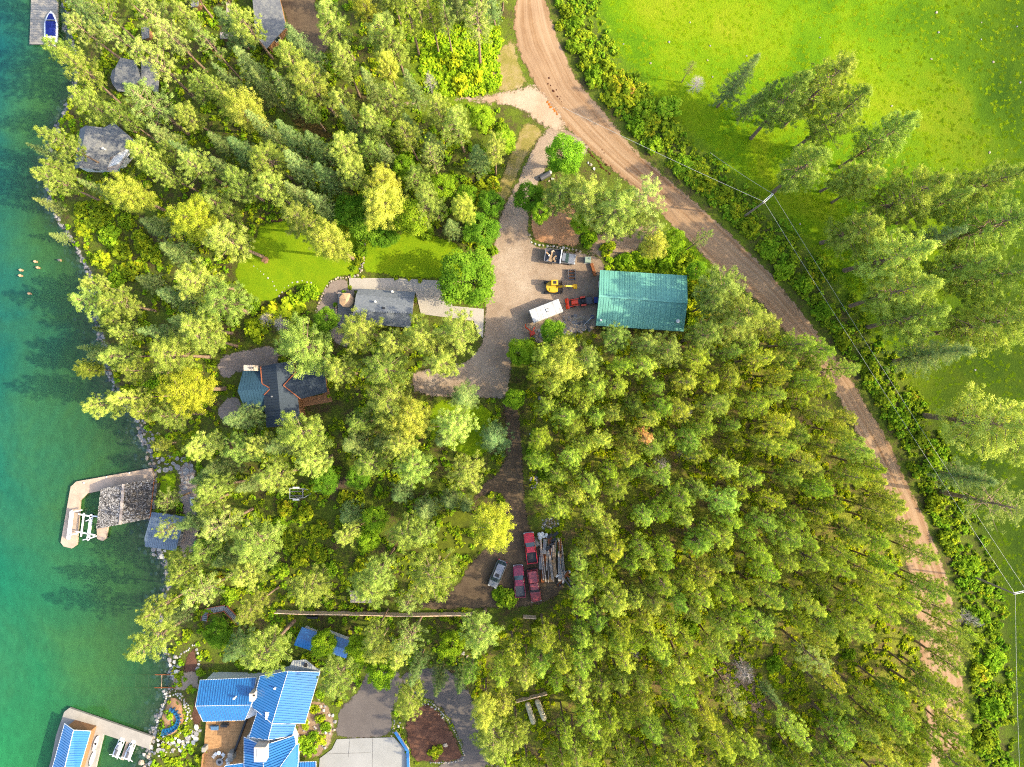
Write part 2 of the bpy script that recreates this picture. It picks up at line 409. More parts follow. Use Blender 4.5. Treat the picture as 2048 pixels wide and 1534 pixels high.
def build_water():
    gx = np.concatenate([[-3000, -1200, -500, -250], np.arange(-140, -55, 1.2)]); gy = np.concatenate([[-3000, -1200, -500, -200], np.arange(-110, 110, 1.2), [200, 500, 1200, 3000]])
    X, Y = np.meshgrid(gx, gy); nx, ny = len(gx), len(gy)
    v = np.stack([X.ravel(), Y.ravel(), np.full(X.size, LAKE)], 1); i = np.arange(nx * ny).reshape(ny, nx)
    f = np.stack([i[:-1, :-1].ravel(), i[:-1, 1:].ravel(), i[1:, 1:].ravel(), i[1:, :-1].ravel()], 1)
    me = mesh_np('lake_water', v, f, True)
    dep = np.clip(LAKE - hgt(v[:, 0], v[:, 1]), 0, 20)
    at = me.attributes.new('depth', 'FLOAT', 'POINT'); at.data.foreach_set('value', dep.astype(np.float32))
    t = NT('lake_water'); co = t.coord()
    d = t.attr('depth').outputs['Fac']
    sep = t('ShaderNodeSeparateXYZ', {'Vector': co})
    bigw = t.noise(co, .035, 4, .55, 1.0)
    g = t.math('ADD', t.math('MULTIPLY', sep.outputs['Y'], -.0062), t.math('ADD', .23, t.math('MULTIPLY', bigw, .42)))
    body = t.ramp(g, [(.12, (.001, .052, .066)), (.40, (.001, .062, .068)), (.60, (.001, .078, .058)), (.80, (.004, .112, .046)), (1.0, (.016, .16, .042))])
    shoal = t.ramp(t.math('ADD', t.math('MULTIPLY', d, .08), t.math('MULTIPLY', t.math('SUBTRACT', bigw, .5), .8)), [(.1, (.035, .115, .026)), (.5, (.010, .095, .034)), (.85, (0, .068, .046))])
    body = t.mix(t.ramp(t.math('ADD', t.math('MULTIPLY', d, .16), t.math('MULTIPLY', t.math('SUBTRACT', bigw, .5), 1.2)), [(.15, 1.0), (1.0, 0.0)]), body, shoal)
    opac = t.math('SUBTRACT', 1.0, t.math('POWER', 2.718, t.math('MULTIPLY', d, -.6)))
    rip = t.noise(t('ShaderNodeMapping', {'Vector': co, 'Scale': (1.0, .5, 1), 'Rotation': (0, 0, .5)}).outputs[0], 1.1, 3, .55)
    body = t.mix(1.0, body, t.ramp(rip, [(.3, .80), (.7, 1.04)]), 'MULTIPLY')
    nr = t.bump(rip, .25, .15)
    df = t('ShaderNodeBsdfDiffuse', {'Color': body}); tr = t('ShaderNodeBsdfTransparent', {'Color': (.75, .93, .82, 1)})
    gl = t('ShaderNodeBsdfGlossy', {'Color': (1, 1, 1, 1), 'Roughness': .12, 'Normal': nr})
    m1 = t('ShaderNodeMixShader', {0: opac}); t.link(tr.outputs[0], m1.inputs[1]); t.link(df.outputs[0], m1.inputs[2])
    fr = t('ShaderNodeFresnel', {'IOR': 1.33, 'Normal': nr}); m2 = t('ShaderNodeMixShader', {0: fr.outputs[0]})
    t.link(m1.outputs[0], m2.inputs[1]); t.link(gl.outputs[0], m2.inputs[2]); t.link(m2.outputs[0], t.out.inputs[0])
    me.materials.append(t.m); tag(obj('lake_water', me), kind='structure')

build_ground(); build_water()

def across_road(co):
    a = seg_dist(co, road_l_w, False); b = seg_dist(co, road_r_w, False); return a / np.maximum(a + b, .01)
earth('road_dirt', [(.32, (.165, .088, .044)), (.44, (.245, .138, .068)), (.56, (.32, .192, .098)), (.7, (.44, .285, .155))], .09, 5, .4, True, .3, track=(9.0, .72, (.47, .33, .205)))
earth('gravel_pale', [(.35, (.21, .145, .095)), (.46, (.33, .24, .165)), (.55, (.43, .335, .245)), (.66, (.55, .45, .345))], .08, 7, .6, True, .35)
earth('lane_dirt', [(.3, (.30, .19, .115)), (.5, (.46, .33, .22)), (.7, (.56, .44, .32))], .15, 6, .5)
earth('dry_grass', [(.3, (.16, .15, .03)), (.45, (.26, .22, .05)), (.55, (.34, .26, .10)), (.7, (.42, .34, .20))], .4, 4, .8)
earth('dark_dirt', [(.3, (.06, .042, .028)), (.45, (.11, .078, .05)), (.58, (.16, .115, .07)), (.7, (.24, .17, .08))], .2, 5, .6)
earth('thin_grass', [(.3, (.06, .06, .015)), (.45, (.09, .11, .012)), (.6, (.14, .17, .012)), (.72, (.26, .23, .06))], .3, 4, .7)
earth('bark_mulch', [(.3, (.28, .13, .06)), (.48, (.44, .23, .11)), (.62, (.52, .30, .16)), (.75, (.36, .28, .09))], .3, 8, .7)
earth('red_mulch', [(.3, (.06, .03, .02)), (.48, (.115, .055, .035)), (.65, (.18, .09, .055))], .5, 8, .8)
earth('lawn_grass', [(.3, (.11, .20, .004)), (.45, (.17, .29, .004)), (.58, (.23, .33, .005)), (.72, (.29, .31, .01))], .3, 3.5, .7, True, .5)
earth('concrete_pad', [(.25, (.36, .32, .27)), (.5, (.45, .41, .355)), (.75, (.52, .48, .42))], .25, 9, .1, False, .25)
earth('pale_concrete', [(.25, (.28, .275, .25)), (.5, (.34, .335, .31)), (.75, (.39, .385, .36))], .2, 9, .1, False, .2)
earth('patio_gravel', [(.28, (.20, .155, .125)), (.5, (.30, .24, .20)), (.7, (.38, .31, .26))], .3, 8, .5, True, .4)
earth('asphalt', [(.28, (.105, .088, .078)), (.5, (.145, .124, .11)), (.72, (.20, .17, .145))], .15, 9, .25, True, .3)
earth('leaf_litter', [(.3, (.16, .10, .05)), (.48, (.30, .20, .12)), (.62, (.40, .30, .20)), (.75, (.14, .14, .03))], .4, 6, .9)
earth('pond_floor', [(.3, (.05, .05, .006)), (.5, (.11, .08, .02)), (.7, (.16, .075, .03))], .4, 5, .5)

sheet('dirt_road', None, MATS['road_dirt'], .045, 0, 1.2, .18, 1.0, across=across_road, world_poly=[P(x, y).xy for x, y in ROAD])
sheet('gravel_driveway', YARD, MATS['gravel_pale'], .06, 2)
sheet('dirt_lane', LANE, MATS['lane_dirt'], .075, 2, soft=2.2)
sheet('dry_verge', VERGE, MATS['dry_grass'], .035, 2)
sheet('dry_bank', DRYSTRIP, MATS['dry_grass'], .03, 2)
sheet('forest_track', TRACK, MATS['dark_dirt'], .05, 2)
sheet('thin_lawn', PARKGRASS, MATS['thin_grass'], .065, 2, soft=2.5)
sheet('bark_island', MULCH, MATS['bark_mulch'], .09, 1)
sheet('bark_slope', DRY2, MATS['leaf_litter'], .04, 2, soft=2)
sheet('lawn_west', LAWN_W, MATS['lawn_grass'], .05, 2, soft=.8)
sheet('lawn_east', LAWN_E, MATS['lawn_grass'], .05, 1, soft=.6)
sheet('lawn_south', LAWN_S, MATS['lawn_grass'], .04, 2, soft=1.5)
sheet('concrete_apron', PAD_N, MATS['concrete_pad'], .12, 0, jit=0)
sheet('patio', PATIO, MATS['patio_gravel'], .09, 1, soft=.3)
sheet('house_path', HOUSE_GRAVEL, MATS['patio_gravel'], .06, 1, soft=.8)
sheet('stone_terrace', HOUSE_PATH, MATS['patio_gravel'], .06, 0, soft=.3)
sheet('upper_driveway', UPPER_DRIVE, MATS['dark_dirt'], .05, 1)
sheet('shed_path', SHED_YARD, MATS['patio_gravel'], .05, 2)
sheet('shore_lawn', GRASSPATCH, MATS['lawn_grass'], .08, 2, soft=.4)
sheet('shore_mulch', MULCH_SHORE, MATS['red_mulch'], .06, 1)
sheet('deck_mulch', MULCH_W2, MATS['red_mulch'], .06, 1)
sheet('asphalt_driveway', ASPHALT_A, MATS['asphalt'], .05, 1, soft=.4)
sheet('asphalt_lane', ASPHALT_B, MATS['asphalt'], .045, 1, soft=.4)
sheet('concrete_forecourt', CONC_S, MATS['pale_concrete'], .11, 0, jit=0)
sheet('mulch_bed', MULCH_BED, MATS['red_mulch'], .14, 1, soft=.4)
sheet('rock_garden_soil', GARDEN_S, MATS['leaf_litter'], .05, 1)
sheet('litter_clearing', CLEARING, MATS['leaf_litter'], .04, 2, soft=9)
sheet('mossy_clearing', POND, MATS['pond_floor'], .04, 2, soft=2)
sheet('bare_soil', SHADE_DIRT, MATS['dark_dirt'], .04, 2, soft=2)

sheet('tree_ring', [(519,514),(528,510),(538,514),(540,524),(533,531),(522,529)], MATS['bark_mulch'], .09, 2, soft=.2)
sheet('clay_strip', [(724,551),(760,552),(758,558),(730,558)], MATS['bark_mulch'], .15, 0, soft=.2)
sheet('lawn_bed', [(512,430),(566,432),(570,447),(515,446)], MATS['red_mulch'], .08, 1, soft=.4)
def joints(o, lines, z):
    for a, c in lines: B().bar(P(*a, dz=z), P(*c, dz=z), .035, .012).part('joint', MATS['joint'], o)
plain('joint', (.09, .08, .07), .95, .05)
joints(bpy.data.objects['concrete_apron'], [((698,557),(699,579)), ((760,557),(760,581)), ((826,559),(826,584)), ((884,562),(880,600)), ((905,613),(950,640)), ((842,592),(896,594))], .13)
joints(bpy.data.objects['concrete_forecourt'], [((700,1478),(690,1580)), ((745,1476),(745,1580)), ((652,1508),(812,1503))], .12)

# ------------------------------------------------------------------ plants
def leaf_mat(name, stops, trans=.24):
    t = NT(name)
    oi = t('ShaderNodeObjectInfo'); r = t.attr('rnd').outputs['Fac']
    co = t('ShaderNodeNewGeometry').outputs['Position']
    v = t.math('ADD', t.math('MULTIPLY', r, .75), t.math('MULTIPLY', t.noise(co, .25, 2), .3))
    v = t.math('ADD', v, t.math('MULTIPLY', t.math('SUBTRACT', oi.outputs['Random'], .5), .30))
    col = t.mix(1.0, t.ramp(v, stops), oi.outputs['Color'], 'MULTIPLY')
    df = t('ShaderNodeBsdfDiffuse', {'Color': col, 'Roughness': 0.5})
    tl = t('ShaderNodeBsdfTranslucent', {'Color': t.mix(1.0, col, (1.05 * trans * 1.9, 1.0 * trans * 1.9, .6 * trans * 1.9), 'MULTIPLY')})
    m = t('ShaderNodeAddShader'); t.link(df.outputs[0], m.inputs[0]); t.link(tl.outputs[0], m.inputs[1])
    t.link(m.outputs[0], t.out.inputs[0]); MATS[name] = t.m; return t.m

leaf_mat('pine_needles', [(.1, (.078, .118, .020)), (.4, (.148, .20, .030)), (.65, (.235, .285, .046)), (.95, (.37, .40, .085))])
leaf_mat('fir_needles', [(.1, (.055, .105, .030)), (.4, (.105, .165, .048)), (.7, (.175, .225, .062)), (.95, (.25, .29, .09))])
leaf_mat('broad_leaves', [(.1, (.055, .12, .008)), (.4, (.105, .195, .012)), (.7, (.17, .27, .016)), (.95, (.25, .33, .028))], .35)
leaf_mat('shrub_leaves', [(.1, (.05, .085, .008)), (.35, (.11, .165, .012)), (.6, (.20, .26, .014)), (.8, (.30, .31, .016)), (.97, (.28, .15, .04))], .3)
leaf_mat('grass_blades', [(.1, (.075, .135, .004)), (.4, (.10, .165, .004)), (.7, (.135, .18, .005)), (.97, (.19, .195, .02))], .22)
plain('bark', (.20, .14, .095), .95, .05, var=.35, scale=2.0, bump=.5)
plain('grey_bark', (.26, .235, .21), .95, .05, var=.25, scale=2.0, bump=.4)

def cards(c, n, size, asp, rng):
    """leaf quads: centres, normals, sizes"""
    N = len(c); n = n / np.linalg.norm(n, axis=1, keepdims=True)
    a = rng.normal(size=(N, 3)); a -= (a * n).sum(1, keepdims=True) * n; a /= np.linalg.norm(a, axis=1, keepdims=True)
    b = np.cross(n, a); h = size[:, None] * .5; w = h * asp
    q = np.stack([c - a * h, c + b * w - a * h * .1, c + a * h, c - b * w + a * h * .1], 1)
    return q.reshape(-1, 3)

def puffs(cen, rad, k, size, asp, rng, up=.25, shell=.55, flat=1.0):
    M = len(cen); d = rng.normal(size=(M * k, 3)); d[:, 2] += up; d /= np.linalg.norm(d, axis=1, keepdims=True)
    R = np.repeat(rad, k)[:, None] * (shell + (1 - shell) * rng.random((M * k, 1)))
    off = d * R; off[:, 2] *= flat
    c = np.repeat(cen, k, 0) + off
    n = d + rng.normal(size=d.shape) * .35 + np.array([0, 0, .25])
    s = size * rng.uniform(.7, 1.3, M * k)
    return cards(c, n, s, asp, rng), np.repeat(np.repeat(rng.random(M), k) * .5 + rng.random(M * k) * .5, 4)

def leaf_mesh(name, q, r, mat):
    me = mesh_np(name, q, np.arange(len(q)).reshape(-1, 4)); at = me.attributes.new('rnd', 'FLOAT', 'POINT')
    at.data.foreach_set('value', r.astype(np.float32)); me.materials.append(MATS[mat]); return me

def make_tree(kind, seed):
    """returns (trunk mesh, crown mesh); unit tree: height 20, crown radius about 3.2"""
    rng = np.random.default_rng(seed); tb = B(); H = 20.0
    bend = rng.normal(size=2) * .35
    def axis(z): t = z / H; return np.array([bend[0] * math.sin(t * 2.2), bend[1] * math.sin(t * 1.7), z])
    cen = []; rad = []
    if kind in 'plywm':
        base = {'p': .40, 'l': .42, 'y': .45, 'w': .34, 'm': .26}[kind]; R = {'p': 3.2, 'l': 3.3, 'y': 3.2, 'w': 2.9, 'm': 3.3}[kind]
        nb = {'p': 58, 'l': 40, 'y': 70, 'w': 54, 'm': 82}[kind]
        for i in range(nb):
            t = (i + rng.random()) / nb; z = H * (base + (1 - base) * t * .97)
            prof = (min(1, .55 + 1.6 * t) if t < .35 else max(.12, (1 - ((t - .30) / .74) ** {'y': 2.6, 'm': 1.5}.get(kind, 1.7)))) 
            L = R * prof * rng.uniform(.58, 1.2); az = i * 2.39996 + rng.normal() * .35
            o = axis(z); dz = (.18 + .45 * t) * L
            d = np.array([math.cos(az) * L, math.sin(az) * L, dz]); tip = o + d
            tb.tube([o, o + d * .55 + np.array([0, 0, -.05 * L]), tip], [.075 * (1.15 - t) + .015, .045, .012], 4, False)
            m = max(2, int(round(L * {'p': 2.1, 'l': 1.5, 'y': 2.3, 'w': 2.0, 'm': 2.0}[kind])))
            for j in range(m):
                s = 1 - .62 * (j / max(1, m - 1)) * rng.uniform(.8, 1.1) if j else 1.0
                side = np.array([-math.sin(az), math.cos(az), 0]) * rng.normal() * .42 * (1.1 - .6 * s) * L * .6
                cen.append(o + d * s + side + rng.normal(size=3) * .12); rad.append({'p': .46, 'l': .46, 'y': .56, 'w': .46, 'm': .46}[kind] * rng.uniform(.6, 1.35))
        cen.append(axis(H)); rad.append(.45)
        tb.tube([axis(z) for z in (-.6, 0, 4, 8, 12, 16, 19.6)], [.40, .33, .27, .22, .17, .10, .03], 8)
        k = {'p': 82, 'l': 70, 'y': 96, 'w': 78, 'm': 84}[kind]
        q, r = puffs(np.array(cen), np.array(rad), k, {'p': .185, 'l': .18, 'y': .18, 'w': .185, 'm': .19}[kind], .42, rng, .5, .35)
        mat = 'pine_needles'
    elif kind == 'f':
        nb = 74; base = .18
        for i in range(nb):
            t = (i + rng.random()) / nb; z = H * (base + (1 - base) * t * .98)
            L = 3.0 * (1 - t) ** .8 * rng.uniform(.75, 1.1) + .22; az = i * 2.39996 + rng.normal() * .3; o = axis(z)
            d = np.array([math.cos(az) * L, math.sin(az) * L, -.10 * L + .25 * t * L])
            tb.tube([o, o + d], [.05 * (1.1 - t) + .01, .01], 3, False)
            m = max(2, int(L * 3.0))
            for j in range(m):
                s = (j + .6) / m; side = np.array([-math.sin(az), math.cos(az), 0]) * rng.normal() * .30 * L * s
                cen.append(o + d * s + side); rad.append(.42 * rng.uniform(.75, 1.25))
        tb.tube([axis(z) for z in (-.6, 0, 6, 12, 19.8)], [.36, .29, .22, .13, .02], 7)
        q, r = puffs(np.array(cen), np.array(rad), 50, .185, .42, rng, .5, .4, .55); mat = 'fir_needles'
    elif kind in 'dD':
        n = 150; u = rng.normal(size=(n, 3)); u /= np.linalg.norm(u, axis=1, keepdims=True)
        R = np.array([3.3, 3.3, 6.0]); s = .62 + .38 * rng.random((n, 1)) ** .6
        lob = 1 + .18 * np.sin(u[:, :1] * 5 + seed) * np.cos(u[:, 1:2] * 4)
        C = u * R * s * lob; C[:, 2] = np.where(C[:, 2] < -4.2, -4.2, C[:, 2]) + 13.2
        tb.tube([axis(0) - [0, 0, .6], axis(4), axis(8), axis(13)], [.40, .30, .24, .12], 8)
        for i in range(22):
            c = C[i * 6]; o = axis(rng.uniform(4, 10)); tb.tube([o, (o + c) / 2 + [0, 0, .4], c], [.12, .07, .02], 4, False)
        q, r = puffs(C, rng.uniform(.6, 1.1, n), 84, .27, .75, rng, .35, .5); mat = 'broad_leaves'
    elif kind == 'x':          # bare dead tree
        tb.tube([axis(z) for z in (-.6, 0, 7, 14, 19.5)], [.30, .24, .17, .1, .02], 7)
        for i in range(90):
            z = rng.uniform(4, 19); L = (20 - z) * .2 + rng.uniform(.3, 1.4); az = rng.random() * 6.28; o = axis(z)
            d = np.array([math.cos(az) * L, math.sin(az) * L, .35 * L]); m1 = o + d * .6
            tb.tube([o, m1, o + d + rng.normal(size=3) * .2], [.06, .035, .012], 4, False)
            for s in (-.5, .5):
                e = np.array([math.cos(az + s), math.sin(az + s), .35]) * L * .45; tb.tube([m1, m1 + e], [.03, .01], 3, False)
        return tb.mesh('trunk', MATS['grey_bark'], fix=False), None
    return tb.mesh('trunk', MATS['bark'], smooth=True, fix=False), leaf_mesh('crown', q, r, mat)

def make_bush(seed, mat='shrub_leaves', n=26, k=26, size=.26):
    rng = np.random.default_rng(seed); u = rng.normal(size=(n, 3)); u[:, 2] = np.abs(u[:, 2]) * .9; u /= np.linalg.norm(u, axis=1, keepdims=True)
    C = u * np.array([.72, .72, .62]) * rng.uniform(.55, 1.05, (n, 1)); C[:, 2] += .08
    q, r = puffs(C, rng.uniform(.2, .36, n), k, size, .7, rng, .4, .4); return leaf_mesh('foliage', q, r, mat)

VARS = {k: [make_tree(k, 100 * ord(k) + i) for i in range(n)] for k, n in (('m', 4), ('p', 6), ('l', 3), ('y', 3), ('w', 5), ('f', 4), ('d', 3), ('D', 2), ('x', 2))}
BUSH = [make_bush(i) for i in range(6)]
BUSHB = [make_bush(20 + i, 'broad_leaves', 30, 30, .24) for i in range(4)]

# crown centre on the photograph (x, y), crown radius in photograph pixels, kind, optional height
T_TXT = """
170,58,36,l;204,18,34,l;158,148,38,p;183,205,36,p;248,72,30,l;310,36,42,l;345,72,36,l;313,128,48,l;300,208,50,l;248,238,28,p;417,86,26,l;490,42,36,p;482,118,36,f;
492,226,46,y;122,285,30,p;88,305,22,f,12;112,362,32,p;198,372,26,f;263,388,46,y;287,310,36,p;328,340,26,p;392,330,38,p;440,336,30,f;474,362,40,p;390,445,48,y;372,300,25,f;
92,405,18,f,9;112,470,16,f,6;235,606,38,p;205,660,16,f,8;470,485,48,p;405,556,46,p;445,612,56,p;398,655,42,p;352,708,48,p;410,684,36,p;180,695,18,f,10;237,706,32,p;275,744,28,p;190,740,22,y,12;390,778,58,y;347,500,36,f,12;339,592,36,f,14;313,660,30,f;290,560,26,f,9;
224,810,32,p;263,794,28,p;297,828,30,p;347,833,36,p;321,890,19,p,8;409,898,34,p;475,838,38,f;490,906,40,p;433,982,34,p;336,1000,28,l,12;336,1057,28,l,14;443,1047,45,l;365,1122,36,p,12;508,1085,58,p;
407,1188,44,l;318,1217,32,p;313,1280,42,p;362,1142,30,p;495,1152,38,p;470,1300,38,f,12;511,1214,32,p;440,1265,30,D,6;350,1240,26,f,9;
612,1173,46,p;750,1172,44,p;862,1150,56,p;818,1204,30,l,14;539,1296,50,p;677,1363,42,p;760,1348,30,d,12;815,1395,40,p;748,1270,28,p;826,1280,36,l;716,1300,30,d,9;964,1272,46,p;878,1369,25,f,12;922,1369,26,f,13;967,1421,30,y;977,1475,46,p;648,1285,26,d,8;795,1303,28,p;905,1290,26,d,10;
602,868,55,p;549,958,40,p;625,927,36,p;513,885,30,p;703,890,40,f;748,930,34,p;776,790,55,p;831,838,46,y,18;826,927,44,p;795,892,36,p;922,794,38,f;915,856,44,p;990,885,42,f,14;941,944,42,p,15;985,1058,50,y;800,988,27,f,12;849,1018,31,f,12;902,1003,27,f,12;928,1016,20,f,10;800,1062,38,p;755,1036,25,d,11;698,1073,26,p;737,1078,22,d,9;847,1075,30,p;690,1034,30,f,11;760,1135,40,p;560,890,34,f;650,960,26,D,6;715,955,24,D,6;
664,484,46,y,22;600,432,42,p;771,414,50,y;826,432,36,d,15;933,419,30,y,15;865,406,40,p;900,452,25,f,12;933,560,54,D,12;604,697,68,p;722,661,50,p;836,680,46,p;917,675,48,p;886,719,36,p;795,690,32,p;680,745,36,p;776,746,48,p;961,461,34,D,7;980,408,24,D,8;735,440,42,D,9;765,462,34,D,8;700,420,34,D,9;760,712,30,f,13;655,640,24,D,7;
669,39,42,p;732,21,30,y;761,65,42,p;787,88,36,p;596,83,44,f;630,167,46,p;586,124,36,p;682,122,32,p;740,156,26,f;774,136,22,y;818,160,28,f;782,198,32,p;693,240,25,f;755,248,32,p;873,216,30,p;917,250,36,p;964,235,25,d,9;815,271,28,p;860,313,26,l;810,334,26,d,12;774,365,36,y;568,266,32,f;630,287,32,f;688,302,36,p;649,347,34,f;709,339,34,p;776,310,30,f;536,313,44,p;583,326,36,f;951,34,42,l,22;891,34,25,l;860,26,25,w;813,21,30,w;857,159,15,x,8;1008,287,24,d,8;988,300,28,p;930,391,22,d,8;886,378,28,d,9;565,177,32,f;525,250,28,f;545,380,36,p;590,385,30,f;640,400,30,f;525,170,26,f;
1130,310,38,d,12;1083,430,19,d,12;1057,396,28,D,11;1122,395,40,p,16;1222,412,58,p,19;1182,400,52,p,18;1285,398,46,l;1310,455,30,l,14;1302,492,28,y,13;1399,479,17,l,14;1104,664,26,d,9;1042,706,28,d,10;1125,732,46,y,17;1227,680,32,p;1170,719,32,p;1292,688,30,p;1336,698,35,p;1404,672,40,p;1448,583,40,p;1391,542,20,d,8;1480,622,38,p;1464,660,34,p;1030,798,20,d,6;1420,610,30,p;1345,480,22,d,7;1250,445,44,p,15;1160,450,20,d,6;
1483,148,28,f,20;1562,215,38,p,24;1640,182,42,p,26;1665,235,40,p,25;1755,285,36,p,22;1600,345,38,p,20;1505,205,26,f,12;1535,185,24,f,13;1815,392,46,p,26;1960,375,38,p,26;1972,462,54,p,27;1705,457,40,p,20;1780,510,44,p,26;1862,468,34,f,22;1895,532,36,w,25;1965,552,42,w,27;1790,592,42,p,26;1815,642,42,p,22;1970,656,48,p,27;1885,717,42,f,22;1962,840,58,p,26;1378,138,13,l,8;1690,352,26,w,16;1722,372,26,w,18;1985,1010,46,l,20;1880,410,30,p,22;2040,640,40,p,25;2045,900,36,p,22;1440,1250,26,w;1470,1392,22,l;1530,1190,24,w;1585,1455,24,w;1622,1312,24,l;1545,1395,18,f,11;1700,1250,24,w;1955,960,34,f,16
"""
TREES = []      # (px, py, r, kind, height)
for ent in T_TXT.replace('\n', '').split(';'):
    if ent.strip():
        e = ent.split(','); TREES.append((float(e[0]), float(e[1]), float(e[2]), e[3].strip(), float(e[4]) if len(e) > 4 else None))
HDEF = {'m': 24, 'p': 18, 'l': 19, 'y': 17, 'w': 19, 'f': 17, 'd': 10, 'D': 8, 'x': 9}
TINT = {'m': (1.08, 1.1, .95), 'p': (1, 1, 1), 'l': (1.12, 1.08, 1.4), 'y': (1.2, 1.06, .8), 'w': (1.05, 1.06, .72), 'f': (1, 1, 1.0), 'd': (1.15, 1.05, .9), 'D': (.62, .72, .8), 'x': (1, 1, 1)}
recs = []
tr_rng = random.Random(31)

def plant_tree(x, y, kind, H, R, px, py, tint=None, dead=False):
    z = hz(x, y); v = tr_rng.choice(VARS[kind] if kind != 'w' else VARS['w'] + VARS['p'][:4]); s = H / 20.0; rr = R / 3.2
    e = bpy.data.objects.new({'m': 'meadow_pine', 'p': 'pine_tree', 'l': 'pine_tree', 'y': 'pine_tree', 'w': 'slender_pine', 'f': 'fir_tree', 'd': 'broadleaf_tree', 'D': 'broadleaf_tree', 'x': 'dead_tree'}[kind], None)
    COL.objects.link(e); e.location = (x, y, z - .05); e.rotation_euler = (tr_rng.gauss(0, .018), tr_rng.gauss(0, .018), tr_rng.uniform(0, 6.28)); e.scale = (rr, rr * tr_rng.uniform(.92, 1.08), s)
    t = obj('trunk', v[0], e)
    if v[1]:
        c = obj('crown', v[1], e); j = tr_rng.gauss(1, .10); w = tr_rng.gauss(0, .05); b = tint or TINT[kind]
        c.color = (max(.3, b[0] * j * (1 + w)), max(.3, b[1] * j), max(.2, b[2] * j * (1 - w)), 1)
        if dead: c.color = (2.1, 1.0, 2.0, 1)
    recs.append((e, kind, px, py, H, R)); return e

base_xy = []
for (px, py, r, kind, H) in TREES:
    if px > 1430 and py < 1020 and kind in 'pw' and (H or 0) >= 16: kind = 'm'
    H = H or HDEF[kind] * tr_rng.uniform(.92, 1.1)
    q = P(px, py); zc = q.z + H * ({'m': .58, 'd': .62, 'D': .62}.get(kind, .66))
    rad_px = math.hypot(px - 1024, py - 767) / 1000.0
    if px < 1000: zc = q.z + (zc - q.z) * (1 + .10 * rad_px)
    p = P(px, py, zc); R = r * (CAM_H - zc) / FPX * (1.0 if kind != 'f' else 1.08)
    R *= 1.16 if px > 1430 and H >= 16 else .93 * (1 - .10 * rad_px)
    base_xy.append((p.x, p.y, R)); plant_tree(p.x, p.y, kind, H, R, px, py, ((1.42, 1.2, .6) if (px, py) in ((390, 778), (985, 1058), (390, 445)) else None))

# the dense stand right of the track, and the gaps of the lakeside wood
def fill(poly_w, spacing, n, kinds, H0, H1, R0, R1, avoid, seed, tint=None, keep=1.0):
    rg = random.Random(seed); a = np.array([p[:] for p in poly_w]); lo = a.min(0); hi = a.max(0); cnt = 0
    for _ in range(n):
        x = rg.uniform(lo[0], hi[0]); y = rg.uniform(lo[1], hi[1]); pt = np.array([[x, y]])
        if not in_poly(pt, a)[0]: continue
        if any(in_poly(pt, s)[0] for s in avoid): continue
        R = rg.uniform(R0, R1)
        if any((x - bx) ** 2 + (y - by) ** 2 < (spacing * .5 * (R / R0) ** .5 + min(br, 3) * .48) ** 2 for bx, by, br in base_xy): continue
        kind = rg.choice(kinds); H = rg.uniform(H0, H1); z = hz(x, y); k = FPX / (CAM_H - z - H * .66)
        px, py = 1024 + x * k, 767 - y * k
        if not (-60 < px < 2110 and -60 < py < 1600): continue
        rp = R * k * .9
        if any(in_poly(np.array([[px, py]]), kp)[0] or seg_dist(np.array([[px, py]]), kp)[0] < rp for kp in KEEP): continue
        base_xy.append((x, y, R)); plant_tree(x, y, kind, H, R, px, py, tint and tint(rg)); cnt += 1
    return cnt
KEEP = [np.array(g, float) for g in ([(150,245),(275,245),(275,348),(150,348)], [(222,112),(300,112),(300,185),(222,185)], [(512,-20),(572,-20),(572,95),(512,95)], [(650,545),(840,550),(830,660),(650,660)], [(474,725),(655,725),(655,850),(474,850)],
   [(556,1200),(945,1205),(945,1236),(556,1236)], [(583,970),(648,970),(648,1000),(583,1000)], [(590,1250),(705,1255),(700,1318),(590,1310)], [(505,440),(935,450),(930,560),(505,600)], [(960,1060),(1130,1050),(1130,1210),(960,1210)], [(700,1180),(746,1180),(746,1208),(700,1208)], [(400,1208),(485,1208),(485,1250),(400,1250)],
   [(860,80),(990,80),(990,190),(860,190)], [(1190,535),(1378,545),(1370,668),(1190,655)], [(1045,1385),(1095,1380),(1095,1445),(1045,1450)], [(985,480),(1195,500),(1190,650),(985,700)], [(1000,800),(1050,800),(1060,1050),(1000,1050)], [(640,950),(740,950),(740,985),(640,985)], [(560,1000),(660,1000),(660,1140),(560,1140)], [(0,0),(100,0),(80,330),(80,480),(150,560),(190,760),(280,850),(320,1100),(300,1534),(0,1534)], [(1430,1320),(1520,1310),(1545,1420),(1440,1420)])] + [np.array(ROAD_L[:16], float).tolist() + np.array(ROAD_R[15::-1], float).tolist()] + [[(1690,760),(1720,800),(1770,862),(1813,958),(1869,1081),(1893,1143),(1870,1143),(1845,1081),(1800,985),(1760,910),(1720,840),(1680,775)]]
GAPS = [[P(x, y, 0).xy[:] for x, y in g] for g in ([(1400,1230),(1500,1200),(1560,1210),(1600,1330),(1580,1440),(1500,1460),(1400,1400),(1380,1300)], [(1600,1170),(1720,1190),(1740,1300),(1690,1340),(1610,1330)], [(1440,1320),(1500,1310),(1545,1400),(1500,1450),(1430,1400)], [(1590,1180),(1680,1200),(1690,1330),(1620,1330)], [(1545,1290),(1580,1260),(1600,1480),(1560,1500)], [(1300,870),(1360,880),(1370,950),(1300,960)], [(1700,1230),(1790,1230),(1800,1290),(1720,1290)], [(1520,1090),(1570,1090),(1575,1150),(1520,1150)], [(1040,1395),(1105,1370),(1105,1460),(1045,1480)], [(1230,930),(1290,930),(1290,1000),(1230,1000)], [(1400,870),(1500,880),(1500,920),(1400,910)])]
AV = list(SHEETS_W.values()) + GAPS
